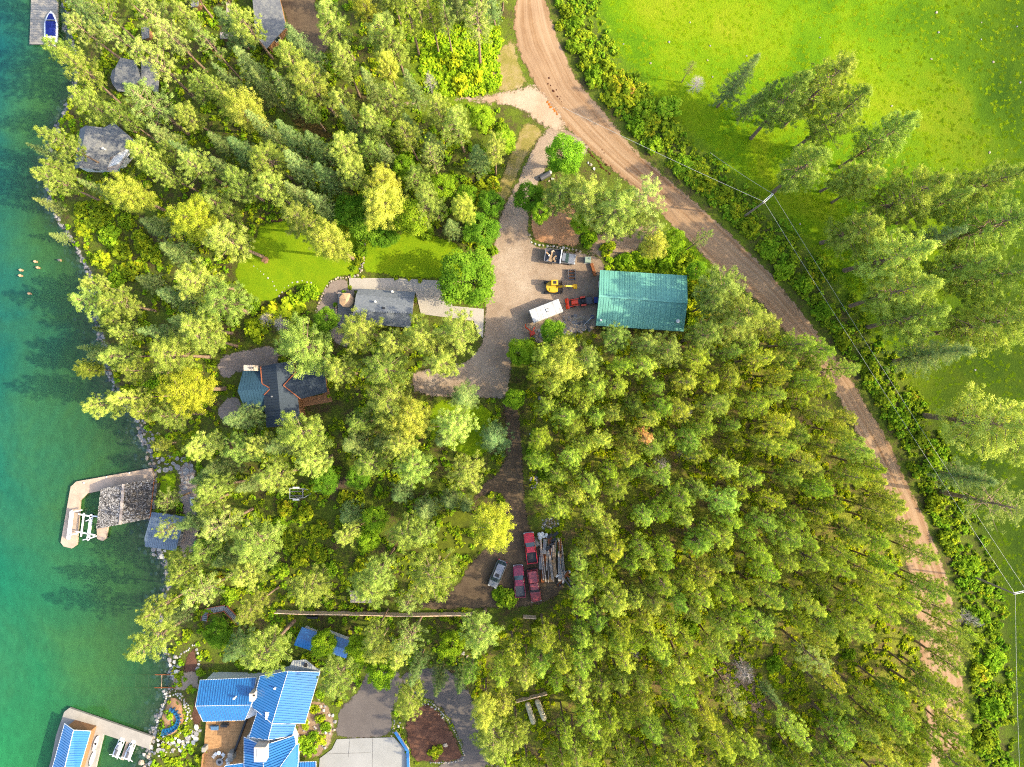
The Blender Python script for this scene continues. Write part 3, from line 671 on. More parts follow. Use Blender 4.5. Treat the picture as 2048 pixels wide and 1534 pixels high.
nf = fill(FOREST_W, 3.55, 6000, 'w', 13, 19, 1.7, 2.55, AV, 5, lambda g: (g.uniform(.96, 1.2), g.uniform(1.0, 1.18), g.uniform(.5, .85)))
WOODS = [[P(x, y).xy for x, y in g] for g in ([(150,-20),(1010,-20),(1000,60),(880,90),(740,200),(1000,215),(1020,280),(985,420),(900,460),(740,440),(520,430),(480,500),(330,480),(120,380),(150,200)],
         [(480,860),(650,820),(960,830),(960,940),(900,990),(860,1040),(880,1120),(900,1180),(600,1215),(400,1230),(390,1180),(430,1130),(420,1000),(430,900)],
         [(230,560),(480,600),(560,650),(450,700),(420,760),(460,800),(420,840),(320,850),(260,800),(220,700)],
         [(560,1240),(940,1240),(930,1330),(740,1310),(700,1330),(560,1245)])]
HOUSES_AV = [px_poly(g) for g in ([(140,230),(290,240),(290,360),(140,360)], [(200,90),(310,100),(310,200),(210,200)], [(500,-20),(600,-20),(600,110),(500,110)], [(460,715),(670,715),(670,860),(460,860)], [(690,560),(840,560),(840,670),(690,670)], [(575,1240),(715,1240),(715,1330),(575,1330)], [(570,960),(660,960),(660,1010),(570,1010)], [(690,1170),(760,1170),(760,1215),(690,1215)], [(395,1200),(490,1200),(490,1260),(395,1260)], [(390,1340),(660,1330),(660,1560),(390,1560)], [(870,70),(1000,70),(1000,190),(870,190)], [(530,1000),(660,1000),(660,1160),(530,1160)])]
for w, nn in zip(WOODS, (260, 160, 60, 60)):
    fill(w, 3.6, nn, 'ppff', 11, 17, 1.9, 2.8, AV + HOUSES_AV, 11 + nn)
dead_p = P(1293, 872, 14); plant_tree(dead_p.x, dead_p.y, 'w', 17, 1.7, 1293, 872, dead=True)
for (px, py, r, H) in ((1395,165,16,4), (1075,1085,9,4), (563,648,16,5), (1330,930,14,9), (1370,825,18,10), (1380,905,16,11), (1490,1345,20,7), (1265,1300,14,7), (1940,1240,14,8), (530,640,14,4)):
    q = P(px, py, hz(*P(px, py).xy) + H * .6); plant_tree(q.x, q.y, 'x', H, r * .09, px, py)

# ---------------- labels that tell the trees apart: nearest landmark, then order down the photograph
MARKS = [(130,60,'beside the white-decked boat dock'),(200,180,'lakeward of the octagonal grey deck'),(300,150,'over the octagonal grey deck'),(320,40,'above the octagonal grey deck'),(260,250,'above the grey cottage roof'),(100,300,'on the shore left of the grey cottage'),(200,390,'just below the grey cottage'),(330,330,'right of the grey cottage'),(430,90,'by the rusty fallen pole'),(500,60,'left of the long grey shingle roof'),(600,110,'at the lower end of the long grey shingle roof'),(490,230,'above the mossy clearing, lake side'),(560,280,'left of the mossy clearing'),(640,180,'above the mossy clearing'),(640,330,'below the mossy clearing'),(440,340,'midway between grey cottage and upper lawn'),(390,450,'left of the upper lawn'),(470,520,'at the left end of the upper lawn'),(600,420,'along the top of the upper lawn'),(664,484,'standing in the upper lawn'),(770,430,'along the top of the striped lawn'),(700,40,'right of the upper driveway'),(790,90,'left of the sunny lime shrub patch'),(880,40,'above the sunny lime shrub patch'),(950,60,'beside the dirt road at the top edge'),(740,210,'at the left end of the side lane'),(850,230,'just below the side lane'),(980,260,'below the lane mouth'),(760,330,'midway between side lane and striped lawn'),(880,340,'left of the driveway bend'),(930,430,'at the right end of the striped lawn'),
 (935,560,'over the concrete apron'),(120,440,'on the rocky shore below the grey cottage'),(300,540,'on the brushy bank by the lake'),(240,610,'at the bare gravel landing'),(430,600,'left of the round garden bed'),(200,710,'on the shore above the yellow pine'),(330,690,'lakeward of the dark slate house'),(390,778,'left of the dark slate house'),(250,800,'on the shore above the stone landing'),(330,850,'above the stone landing'),(600,690,'above the dark slate house'),(720,670,'below the grey guesthouse'),(860,690,'below the concrete apron'),(760,740,'right of the dark slate house'),(480,850,'below the dark slate house, lake side'),(610,870,'below the dark slate house'),(430,960,'uphill of the shingled boathouse'),(340,1030,'over the small grey metal shed'),(550,960,'above the boat trailer'),(720,910,'midway between slate house and track'),(830,860,'below the gravel turnaround'),(930,850,'left of the forest track start'),(980,900,'beside the forest track'),(850,1010,'left of the track bend'),(940,960,'at the track bend'),(720,1050,'in the hollow right of the boat trailer'),(985,1060,'above the silver car'),(500,1090,'left of the shady hollow'),(380,1140,'above the curved boardwalk'),(320,1240,'lakeward of the curved boardwalk'),(470,1260,'inside the curved boardwalk'),(620,1170,'above the left end of the plank fence'),(750,1170,'by the flat plank shelter'),(860,1150,'left of the parked cars'),(540,1300,'over the blue house'),(680,1330,'right of the small blue sheds'),(760,1280,'below the plank fence'),(860,1300,'above the asphalt lane'),(800,1390,'over the asphalt driveway'),(960,1280,'below the right end of the plank fence'),(950,1420,'right of the asphalt lane'),(1000,1500,'left of the cream tanks'),
 (1130,310,'on the island by the driveway mouth'),(1080,420,'on the bark island'),(1200,410,'above the bark slope'),(1290,420,'between bark slope and dirt road'),(1300,490,'just above the green metal barn'),(1400,500,'between green barn and dirt road'),(1110,670,'by the rubble pile'),(1040,720,'beside the gravel turnaround'),(1125,735,'right of the gravel turnaround'),(1230,690,'below the left half of the green barn'),(1340,700,'below the right half of the green barn'),(1450,600,'right of the green barn'),(1520,680,'inside the road bend right of the barn')]
for gx in range(1120, 1900, 78):
    for gy in range(770, 1560, 92):
        if in_poly(np.array([P(gx, gy, 10).xy[:]]), np.array([p[:] for p in FOREST_W]))[0]:
            row = ['top', 'upper', 'upper-middle', 'middle', 'lower-middle', 'low', 'lower', 'bottom', 'lowest'][min(8, (gy - 770) // 92)]
            colw = ['track-side', 'near-track', 'left-inner', 'left-centre', 'centre', 'right-centre', 'right-inner', 'near-road', 'road-side', 'outermost'][(gx - 1120) // 78]
            MARKS.append((gx, gy, 'in dense stand, %s column, %s row' % (colw, row)))
for m in [(1483,148,'at the top left of the meadow grove'),(1560,215,'in the upper meadow grove'),(1650,210,'at the top of the meadow grove'),(1750,290,'standing alone at the meadow grove edge'),(1610,350,'beside the upper power pole'),(1720,380,'in the middle of the meadow grove'),(1850,400,'at the upper right of the meadow grove'),(1970,420,'at the right edge of the meadow'),(1720,470,'below the upper power pole'),(1800,560,'in the lower meadow grove'),(1920,540,'in the right lower meadow grove'),(1960,660,'by the meadow path'),(1860,690,'in the shade below the meadow grove'),(1970,840,'alone below the meadow grove'),(1975,990,'under the power line at the right edge'),(1378,140,'on the open meadow edge'),(1930,1240,'beside the lower power pole')]: MARKS.append(m)
def ordw(i, n):
    if n == 1: return ''
    if i == 0: return ', uppermost there'
    if i == n - 1: return ', lowest there'
    return ', %s from the top there' % ['', 'second', 'third', 'fourth', 'fifth', 'sixth', 'seventh', 'eighth', 'ninth', 'tenth', 'eleventh', 'twelfth'][min(i, 11)]
KW = {'m': 'tall leaning pine', 'p': 'yellow-green pine', 'l': 'thin pale pine', 'y': 'bright yellow pine', 'w': 'slender lime-green pine', 'f': 'blue-green fir', 'd': 'lime broadleaf tree', 'D': 'dark leafy tree', 'x': 'bare grey dead tree'}
def label_by_marks(items, word, groupf, cat):
    cl = {}
    for it in items:
        o, kind, px, py = it[:4]
        m = min(MARKS, key=lambda q: (q[0] - px) ** 2 + (q[1] - py) ** 2)
        cl.setdefault((word(kind), m[2]), []).append((py, px, o, kind))
    for (w, where), lst in cl.items():
        lst.sort(key=lambda q: q[:2])
        for i, (py, px, o, kind) in enumerate(lst): tag(o, w + ' ' + where + ordw(i, len(lst)), cat, groupf(kind))
label_by_marks(recs[:], lambda k: KW[k], lambda k: {'m': 'pines in the meadow', 'w': 'pines of the dense stand', 'f': 'firs in the wood', 'd': 'broadleaf trees', 'D': 'broadleaf trees', 'x': 'dead trees'}.get(k, 'pines in the wood'), 'tree')
for e, k, px, py, H, R in recs:
    if (px, py) == (1293, 872): e['label'] = 'small red-brown dying pine in the dense stand'

# ---------------- shrubs one can pick out
S_TXT = """1190,430,20;1180,478,22;1215,497,20;1290,520,26;1330,520,26;1250,525,22;1370,520,26;1400,560,24;1355,500,24;1310,500,20;578,620,40;590,600,22;617,585,24;545,625,26;510,660,30;500,610,24;530,640,20;1385,585,26;1390,620,24;1080,700,22;1065,690,20;
905,120,26;940,130,24;920,165,24;880,175,20;890,100,24;950,150,20;980,170,16;975,235,20;1005,260,20;640,420,28;690,440,26;730,465,22;720,500,18;715,520,14;850,462,22;950,470,26;965,480,22;985,500,14;970,330,24;960,380,26;985,370,20;
1150,90,24;1175,120,26;1190,150,28;1215,140,26;1240,170,30;1265,190,28;1290,215,26;1225,195,26;1300,250,28;1340,215,30;1345,260,26;1275,255,24;1370,325,26;1395,340,26;1310,290,22;1450,390,24;1500,455,26;1540,500,24;1475,420,22;1570,540,26;1610,570,24;1650,620,24;1690,680,26;1740,740,26;1770,790,24;1800,840,26;1840,880,26;1870,930,24;1900,980,22;1870,1010,24;1900,1080,26;1940,1130,26;1960,1230,26;1990,1320,28;1960,1350,26;1985,1420,28;1970,1480,26;1415,365,24;1590,520,18;1625,555,20;1150,50,22;1135,20,20;1165,70,20;1120,50,14;
190,440,26;220,470,28;165,460,20;200,520,26;240,500,26;260,540,26;230,560,22;280,480,24;300,510,22;330,440,24;200,420,22;250,440,20;160,420,18;
610,1450,14;625,1475,16;640,1480,16;605,1490,20;620,1500,18;650,1455,14;870,1505,20;630,1420,14;640,1440,14;470,1235,18;450,1290,16;400,1345,12;410,1500,14;400,1520,18;460,1190,20;430,1160,22;420,1090,22;410,1020,22;415,950,20;640,1390,12;
570,1020,22;610,1030,24;640,1060,24;580,1080,24;640,1110,22;690,1000,22;620,985,16;560,1050,20;600,1120,22;660,1140,20;720,1130,20;560,1140,22;1075,870,18;1070,905,20;1090,950,20;1015,1200,26;1000,1190,20;1080,1250,20;1640,1200,22;1660,1240,22;1680,1280,24;1640,1290,20;1700,1310,18;1620,1230,20;1650,1330,20;1550,1330,22;1530,1260,22;1500,1230,20;1460,1260,22;1380,1260,24;1340,1320,22;1300,1290,18;1590,1400,20;1600,1460,22;1700,1430,20;1680,1490,22;1560,1500,24;1510,1500,22;840,560,8;830,600,7;545,432,9;704,537,8;700,575,6;672,612,6"""
srecs = []
for ent in S_TXT.replace('\n', '').split(';'):
    if not ent.strip(): continue
    px, py, r = (float(v) for v in ent.split(',')); q = P(px, py); R = r * (CAM_H - q.z - 1) / FPX; hh = min(2.6, max(.5, R * .95)) * tr_rng.uniform(.8, 1.15)
    q = P(px, py, q.z + hh * .4); gz = hz(q.x, q.y)
    lush = (1230 < px < 1430 and 470 < py < 640) or (1160 < px < 1225 and 420 < py < 510) or (860 < px < 1000 and py < 200) or (500 < px < 620 and 570 < py < 670)
    e = bpy.data.objects.new('shrub', (tr_rng.choice(BUSHB if tr_rng.random() < (.6 if lush else .35) else BUSH))); COL.objects.link(e)
    e.location = (q.x, q.y, gz - .05); e.rotation_euler = (0, 0, tr_rng.uniform(0, 6.3)); e.scale = (R, R * tr_rng.uniform(.85, 1.1), hh)
    j = tr_rng.uniform(.8, 1.2); e.color = ((1.3 if lush else 1.0) * j, (1.2 if lush else .95) * j, .8 * j, 1)
    srecs.append((e, 'lush' if lush else 'plain', px, py))
MARKS += [(1190,130,'between dirt road and meadow at the top'),(1270,220,'between dirt road and open meadow'),(1400,340,'between dirt road and upper power pole'),(1540,490,'below the upper power pole along the road'),(1650,620,'under the power line along the road'),(1780,800,'under the power line right of the road'),(1900,1000,'right of the road in the lower strip'),(1970,1250,'beside the lower power pole'),(1975,1430,'in the bottom right corner strip'),(620,1470,'in the rock garden by the blue house'),(870,1505,'in the walled mulch bed'),(578,615,'in the round garden bed'),(910,140,'in the sunny lime shrub patch'),(1650,1250,'in the open lower clearing'),(1520,1260,'at the litter clearing'),(545,432,'in the small bed above the lawn'),(704,537,'inside the stone garden wall'),(690,590,'in a pot on the patio')]
label_by_marks(srecs, lambda k: 'bright leafy shrub' if k == 'lush' else 'low green shrub', lambda k: 'shrubs', 'shrub')

# ---------------- ground cover nobody could count: leaf clumps spread with geometry nodes
def scatter(name, label, pts, scl, meshes, color=(1, 1, 1, 1)):
    src = bpy.data.collections.new(name + '_source')
    for i, m in enumerate(meshes):
        so = bpy.data.objects.new(name + '_clump', m); so.color = color; src.objects.link(so)
    me = bpy.data.meshes.new(name); v = np.asarray(pts, np.float32); me.vertices.add(len(v)); me.vertices.foreach_set('co', v.ravel())
    me.attributes.new('size', 'FLOAT_VECTOR', 'POINT').data.foreach_set('vector', np.asarray(scl, np.float32).ravel())
    me.attributes.new('turn', 'FLOAT', 'POINT').data.foreach_set('value', RNG.uniform(0, 6.28, len(v)).astype(np.float32))
    me.attributes.new('pick', 'INT', 'POINT').data.foreach_set('value', RNG.integers(0, len(meshes), len(v)).astype(np.int32))
    me.update(); o = obj(name, me); tag(o, label, 'ground cover', None, 'stuff'); o.color = color
    g = bpy.data.node_groups.new(name, 'GeometryNodeTree'); N = g.nodes; L = g.links
    g.interface.new_socket('Geometry', in_out='INPUT', socket_type='NodeSocketGeometry'); g.interface.new_socket('Geometry', in_out='OUTPUT', socket_type='NodeSocketGeometry')
    gi = N.new('NodeGroupInput'); go = N.new('NodeGroupOutput'); ci = N.new('GeometryNodeCollectionInfo'); ci.inputs['Collection'].default_value = src
    ci.inputs['Separate Children'].default_value = True; ci.inputs['Reset Children'].default_value = True
    ip = N.new('GeometryNodeInstanceOnPoints'); ip.inputs['Pick Instance'].default_value = True
    def at(nm, t):
        a = N.new('GeometryNodeInputNamedAttribute'); a.data_type = t; a.inputs['Name'].default_value = nm; return a.outputs['Attribute']
    cx = N.new('ShaderNodeCombineXYZ'); L.new(at('turn', 'FLOAT'), cx.inputs['Z'])
    L.new(gi.outputs[0], ip.inputs['Points']); L.new(ci.outputs[0], ip.inputs['Instance']); L.new(at('pick', 'INT'), ip.inputs['Instance Index'])
    L.new(cx.outputs[0], ip.inputs['Rotation']); L.new(at('size', 'FLOAT_VECTOR'), ip.inputs['Scale']); L.new(ip.outputs[0], go.inputs[0])
    md = o.modifiers.new('spread', 'NODES'); md.node_group = g; return o

def spots(poly_w, n, avoid, margin=0.0, patch=None, thr=.0):
    a = np.array([p[:] for p in poly_w]); lo = a.min(0); hi = a.max(0); lo = np.maximum(lo, [-108, -84]); hi = np.minimum(hi, [108, 84])
    tst = RNG.uniform(lo, hi, (3000, 2)); fr = max(.02, in_poly(tst, a).mean()); p = RNG.uniform(lo, hi, (int(n / fr), 2)); p = p[in_poly(p, a)]
    for s in avoid: p = p[~in_poly(p, s)]
    if patch:
        f = np.sin(p[:, 0] * patch + 1.3) * np.sin(p[:, 1] * patch * 1.13 + .4) + .6 * np.sin(p[:, 0] * patch * 2.3 + p[:, 1] * patch * 1.9)
        p = p[f + RNG.normal(0, .5, len(p)) > thr]
    z = hgt(p[:, 0], p[:, 1]); k = z > LAKE + .25
    return np.stack([p[:, 0], p[:, 1], z], 1)[k]
TUFT = []
for i in range(4):
    rg = np.random.default_rng(900 + i); n = 34; c = rg.normal(size=(n, 3)) * [.28, .28, 0]; c[:, 2] = .07 + rg.random(n) * .1; nn = rg.normal(size=(n, 3)) * .5; nn[:, 2] = 1.0
    q = cards(c, nn, rg.uniform(.3, .55, n), .32, rg); TUFT.append(leaf_mesh('tuft', q, np.repeat(rg.random(n) * .5 + .3, 4), 'grass_blades'))
small = [make_bush(60 + i, 'shrub_leaves', 9, 12, .5) for i in range(5)]
smallb = [make_bush(70 + i, 'broad_leaves', 9, 13, .5) for i in range(4)]
BUILD_AV = [px_poly(g) for g in ([(1195,540),(1376,548),(1368,664),(1190,652)], [(474,725),(655,725),(655,850),(490,850)], [(700,575),(835,582),(826,656),(700,650)], [(395,1355),(640,1340),(640,1560),(395,1560)])]
av = list(SHEETS_W.values()) + BUILD_AV + [px_poly(g) for g in (LAWN_S, SHED_YARD, VERGE, DRY2, POND, GRASSPATCH, HOUSE_PATH, MULCH_SHORE, MULCH_W2, SHADE_DIRT)]
p = spots(FOREST_W, 6500, av, patch=.45, thr=-.35); s = RNG.uniform(.35, .85, (len(p), 1)) * np.array([[1, 1, .75]])
scatter('forest_undergrowth', 'low sunlit brush carpeting the floor of the dense pine stand', p, s, small, (1.35, 1.25, .7, 1))
hedge = [P(x, y, 0).xy for x, y in ROAD_R] + [P(x + 92, y - 38, 0).xy for x, y in ROAD_R[::-1]]
p = spots(hedge, 4200, [SHEETS_W['ROAD']]); d = seg_dist(p[:, :2], road_r_w, False); p = p[(d > 1.3) & (RNG.random(len(d)) < .45 + .4 * np.sin(p[:, 0] * .5) * np.sin(p[:, 1] * .43 + 1) + .35 * (d < 3.5))]; s = RNG.uniform(.35, 1.0, (len(p), 1)) * np.array([[1, 1, 1.0]])
scatter('roadside_undergrowth', 'tangled green brush strip between dirt road and meadow', p, s, small + smallb[:2], (.95, .98, .9, 1))
west = [P(x, y).xy for x, y in [(110,-30),(1010,-30),(1000,180),(1030,260),(985,440),(980,500),(820,800),(1000,800),(1055,1080),(930,1240),(960,1560),(300,1560),(320,1200),(330,1120),(300,900),(200,740),(180,580),(95,400),(95,320)]]
p = spots(west, 9500, av, patch=.4, thr=-.5); s = RNG.uniform(.35, .9, (len(p), 1)) * np.array([[1, 1, .8]])
scatter('lakeside_undergrowth', 'mixed low brush on the floor of the lakeside wood', p, s, small + smallb[:2], (1.0, 1.02, .75, 1))
lime = [P(x, y).xy for x, y in [(850,60),(1000,50),(1000,170),(960,190),(870,190),(840,140)]]
p = spots(lime, 420, av); s = RNG.uniform(.45, .9, (len(p), 1)) * np.array([[1, 1, .8]])
barn = [P(x, y, 0).xy for x, y in [(1195,545),(1190,515),(1300,480),(1345,465),(1420,540),(1450,580),(1400,640),(1375,670),(1378,550)]]
pb = spots(barn, 520, av); sb = RNG.uniform(.4, .85, (len(pb), 1)) * np.array([[1, 1, .8]])
scatter('lime_undergrowth', 'bright lime brush in the sunny patches by lane and barn', np.concatenate([p, pb]), np.concatenate([s, sb]), smallb, (1.5, 1.3, .8, 1))
p = spots(MEADOW_W, 9000, [SHEETS_W['ROAD']]); d = seg_dist(p[:, :2], road_r_w, False); p = p[d > 7]; s = RNG.uniform(.3, .7, (len(p), 1)) * np.array([[1, 1, .4]])
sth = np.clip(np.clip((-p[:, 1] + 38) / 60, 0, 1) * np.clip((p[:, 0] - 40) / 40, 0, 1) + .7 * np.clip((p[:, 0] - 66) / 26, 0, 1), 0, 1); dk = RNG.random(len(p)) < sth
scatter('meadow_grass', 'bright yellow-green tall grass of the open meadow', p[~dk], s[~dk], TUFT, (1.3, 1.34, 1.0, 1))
scatter('dark_meadow_grass', 'dark green grass in the lower right of the meadow', p[dk], s[dk], TUFT, (.75, .85, .8, 1))  # same tufts as the open meadow, tinted darker green

# ------------------------------------------------------------------ buildings
def shingle_mat(name, stops, scale=2.2):
    t = NT(name); co = t.coord()
    a = t('ShaderNodeTexVoronoi', {'Vector': co, 'Scale': scale * 1.6, 'Randomness': 1.0}); n = t.noise(co, .5, 6, .7); f = t.noise(co, 7, 4, .7)
    v = t.math('ADD', t.math('MULTIPLY', t('ShaderNodeSeparateColor', {'Color': a.outputs['Color']}).outputs[0], .35), t.math('ADD', t.math('MULTIPLY', n, .45), t.math('MULTIPLY', f, .25)))
    MATS[name] = t.finish(t.ramp(v, stops), .9, .1, t.bump(f, .4, .05))
def metal_mat(name, c, rough=.45, var=.14, spec=.35):
    t = NT(name); co = t.coord(); n = t.noise(co, .35, 6, .65); f = t.noise(co, 5, 4, .7)
    v = t.math('ADD', t.math('MULTIPLY', n, .7), t.math('MULTIPLY', f, .3))
    MATS[name] = t.finish(t.ramp(v, [(.3, tuple(x * (1 - var) for x in c)), (.7, tuple(min(1, x * (1 + var)) for x in c))]), rough, spec, None, 0.0)
shingle_mat('grey_shingle', [(.3, (.095, .098, .105)), (.5, (.125, .128, .13)), (.7, (.17, .168, .155))])
shingle_mat('slate_shingle', [(.3, (.098, .11, .125)), (.5, (.12, .134, .15)), (.72, (.145, .158, .172))])
shingle_mat('old_plank', [(.3, (.16, .125, .10)), (.5, (.24, .2, .17)), (.7, (.31, .27, .23))], 1.0)
metal_mat('green_metal', (.10, .275, .215), .5, .2); metal_mat('blue_metal', (.012, .105, .27), .34, .2, .9); metal_mat('navy_metal', (.022, .055, .085)); metal_mat('steel_roof', (.085, .115, .155)); metal_mat('slate_metal', (.040, .052, .066), .8, .14, .05)
metal_mat('pale_metal', (.30, .31, .30)); metal_mat('grey_metal', (.14, .145, .15))
plain('cream_wall', (.42, .36, .27)); plain('cedar_wall', (.20, .105, .05), .8, .1, var=.3); plain('white_trim', (.5, .5, .48)); plain('green_wall', (.05, .11, .09)); plain('glass_dark', (.02, .03, .035), .08, .6, var=.05)
plain('copper', (.24, .075, .03), .6, .3, var=.25); plain('stone_cream', (.40, .34, .27), .9, .1, var=.2, scale=6); plain('black', (.015, .015, .017), .5, .3); plain('dark_steel', (.06, .06, .065), .5, .4)
plain('deck_wood', (.27, .15, .065), .8, .1, var=.3, scale=1.5); plain('grey_deck', (.20, .19, .18), .85, .1, var=.2, scale=2); plain('white_paint', (.62, .62, .62), .45, .35, var=.04)
plain('dock_concrete', (.31, .235, .175), .9, .1, var=.22, scale=.5, bump=.1); plain('dock_grey', (.205, .19, .165), .9, .1, var=.15, scale=.5, bump=.1)
plain('fence_wood', (.60, .42, .28), .85, .1, var=.22, scale=1.2); plain('rust', (.18, .065, .025), .9, .1, var=.4, scale=3); plain('log_wood', (.25, .17, .10), .9, .1, var=.35, scale=2)

def newell(pts):
    n = Vector((0, 0, 0))
    for i in range(len(pts)):
        a = pts[i]; b = pts[(i + 1) % len(pts)]; n += Vector(((a.y - b.y) * (a.z + b.z), (a.z - b.z) * (a.x + b.x), (a.x - b.x) * (a.y + b.y)))
    n.normalize(); return n if n.z > 0 else -n
def clip(poly, e, u, keep_less):
    out = []
    for i in range(len(poly)):
        a = poly[i]; b = poly[(i + 1) % len(poly)]; da = a.dot(e) - u; db = b.dot(e) - u
        if keep_less: da, db = -da, -db
        if da >= 0: out.append(a)
        if da * db < 0: out.append(a.lerp(b, da / (da - db)))
    return out
def slab(bb, pts, n, th):
    k = len(pts); bb.add(pts + [p - n * th for p in pts], [tuple(range(k)), tuple(range(2 * k - 1, k - 1, -1))] + [(i, k + i, k + (i + 1) % k, (i + 1) % k) for i in range(k)])

def roof(parent, pts, mat, seam=0.0, panel=0.0, th=.14, name='roof', edge=None, rib=.055):
    """one roof plane, world points; panels laid as their own pieces, or standing seams raised on one sheet"""
    n = newell(pts); e = Vector((0, 0, 1)).cross(n)
    e = Vector((1, 0, 0)) if e.length < 1e-3 else e.normalized(); us = [p.dot(e) for p in pts]
    if panel:
        bb = B(); slab(bb, [p - n * .05 for p in pts], n, th); r = bb.part(name, MATS[mat], parent, world=True)
        k = max(1, round((max(us) - min(us)) / panel)); st = (max(us) - min(us)) / k
        for i in range(k):
            a = min(us) + i * st; q = clip(clip(pts, e, a + .012, False), e, a + st - .012, True)
            if len(q) < 3: continue
            pb = B(); slab(pb, q, n, .045); q2 = clip(q, e, a + .10, True)
            if len(q2) >= 3: slab(pb, [p + n * rib for p in q2], n, rib)
            mid = clip(clip(q, e, a + st * .5 - .03, False), e, a + st * .5 + .03, True)
            if len(mid) >= 3: slab(pb, [p + n * rib * .6 for p in mid], n, rib)
            o = pb.part('roof_panel', MATS[mat], r, world=True)
    else:
        bb = B(); slab(bb, pts, n, th); r = bb.part(name, MATS[mat], parent, world=True)
        if seam:
            sb = B(); u = min(us) + seam * .5
            while u < max(us):
                q = clip(clip(pts, e, u - .028, False), e, u + .028, True)
                if len(q) >= 3: slab(sb, [p + n * rib for p in q], n, rib + .01)
                u += seam
            sb.part('roof_seam', MATS[mat], r, world=True)
    if edge:
        eb = B()
        for i in range(len(pts)): eb.bar(pts[i] - n * .02, pts[(i + 1) % len(pts)] - n * .02, .07, .10, n)
        eb.part('roof_trim', MATS[edge], r, world=True)
    return r
def building(name, label, cat, facets, foot, top, wall='cream_wall', group=None, base=None, wins=True, gables=()):
    """facets: (list of (px,py,height above base), material, options); foot: outline at eave height"""
    cx = sum(p[0] for p in foot) / len(foot); cy = sum(p[1] for p in foot) / len(foot)
    g = P(cx, cy).z if base is None else base; loc = P(cx, cy, g)
    t = thing(name, label, cat, loc, 0, group)
    for pts, mat, op in facets: roof(t, [P(x, y, g + z) for x, y, z in pts], mat, **op)
    w = [P(x, y, g + top) for x, y in foot]; c = sum(w, Vector()) / len(w)
    w = [c + (p - c) * (1 - .45 / max(1.5, (p - c).length)) for p in w]
    wb = B(); wb.prism([p.xy for p in w], g - 1.6, g + top - .12); wo = wb.part('wall', MATS[wall], t, world=True)
    for tri in gables:
        q = [P(x, y, g + z) for x, y, z in tri]; cc = sum(q, Vector()) / len(q); gb = B()
        dirn = (c - cc); dirn.z = 0; dirn.normalize(); q = [p + dirn * .5 - Vector((0, 0, .2)) for p in q]
        gb.add(q + [p + dirn * .12 for p in q], [(0, 1, 2), (5, 4, 3), (0, 3, 4, 1), (1, 4, 5, 2), (2, 5, 3, 0)]); gb.part('gable_wall', MATS[wall], t, world=True)
    if wins:
        n = len(w)
        for i in range(n):
            a, b = w[i], w[(i + 1) % n]; d = b - a; L = d.length
            if L < 3: continue
            d.normalize(); nr = Vector((d.y, -d.x, 0)); 
            if nr.dot(((a + b) / 2 - c)) < 0: nr = -nr
            for k in range(min(4, int(L / 3.2))):
                p = a + d * L * (k + .5) / int(min(4, int(L / 3.2))) + nr * .03; z = g + top * .55
                o = B().bar(Vector((p.x, p.y, z)) - d * .55, Vector((p.x, p.y, z)) + d * .55, .08, 1.1).part('window', MATS['white_trim'], t, world=True)
                B().bar(Vector((p.x, p.y, z)) - d * .46 + nr * .03, Vector((p.x, p.y, z)) + d * .46 + nr * .03, .06, .92).part('pane', MATS['glass_dark'], o, world=True)
    return t, g, wo

def vent(parent, px, py, z, mat='white_trim', r=.14, h=.6):
    p = P(px, py, z); b = B(); b.tube([p - Vector((0, 0, .5)), p + Vector((0, 0, h))], r, 8); b.tube([p + Vector((0, 0, h)), p + Vector((0, 0, h + .12))], r * 1.5, 8); return b.part('vent_pipe', MATS[mat], parent, world=True)

op = dict(panel=.92)
t, g, _ = building('metal_barn', 'large barn with ribbed teal green metal roof', 'barn',
  [([(1200,540,4.2),(1374,551,4.2),(1375,605,5.9),(1198,592,5.9)], 'green_metal', op), ([(1198,592,5.9),(1375,605,5.9),(1367,663,4.2),(1192,651,4.2)], 'green_metal', op)],
  [(1200,540),(1374,551),(1367,663),(1192,651)], 4.2, 'green_wall', gables=[[(1200,540,4.2),(1198,592,5.9),(1192,651,4.2)], [(1374,551,4.2),(1375,605,5.9),(1367,663,4.2)]])
B().bar(P(1198, 592, 5.97), P(1375, 605, 5.97), .34, .10).part('ridge_cap', MATS['green_metal'], t, world=True)
vent(t, 1354, 643, 4.9, r=.22); vent(t, 1201, 641, 4.5)
for k, y in enumerate((575, 615)): B().bar(P(1199, y - 14, 1.6), P(1199, y + 14, 1.6), .1, 3.0).part('garage_door', MATS['white_trim'], t, world=True)

t, g, _ = building('guesthouse', 'grey shingled guesthouse with cream walls beside the concrete apron', 'house',
  [([(717,577,2.5),(831,584,2.5),(827,598,3.7),(712,590,3.7)], 'slate_shingle', {}), ([(712,590,3.74),(827,598,3.74),(825,626,4.9),(707,621,4.9)], 'slate_shingle', {}), ([(707,621,4.9),(825,626,4.9),(820,656,3.3),(701,644,3.3)], 'slate_shingle', {})],
  [(716,580),(829,587),(820,655),(702,643)], 2.9, 'cream_wall', gables=[[(713,590,3.2),(707,621,4.9),(702,643,3.2)], [(828,598,3.2),(825,626,4.9),(820,655,3.2)]])
rb = B()
for k in range(24): rb.bar(P(707 + 118 * k / 24, 621 + 5 * k / 24, g + 4.98), P(707 + 118 * (k + .8) / 24, 621 + 5 * (k + .8) / 24, g + 4.98), .3, .09)
rb.part('ridge_shingle', MATS['slate_shingle'], t, world=True)
vent(t, 752, 604, g + 4.2); vent(t, 786, 584, g + 3.2); B().box(P(767, 616, g + 4.7), (.5, .3, .2)).part('roof_vent', MATS['black'], t, world=True)

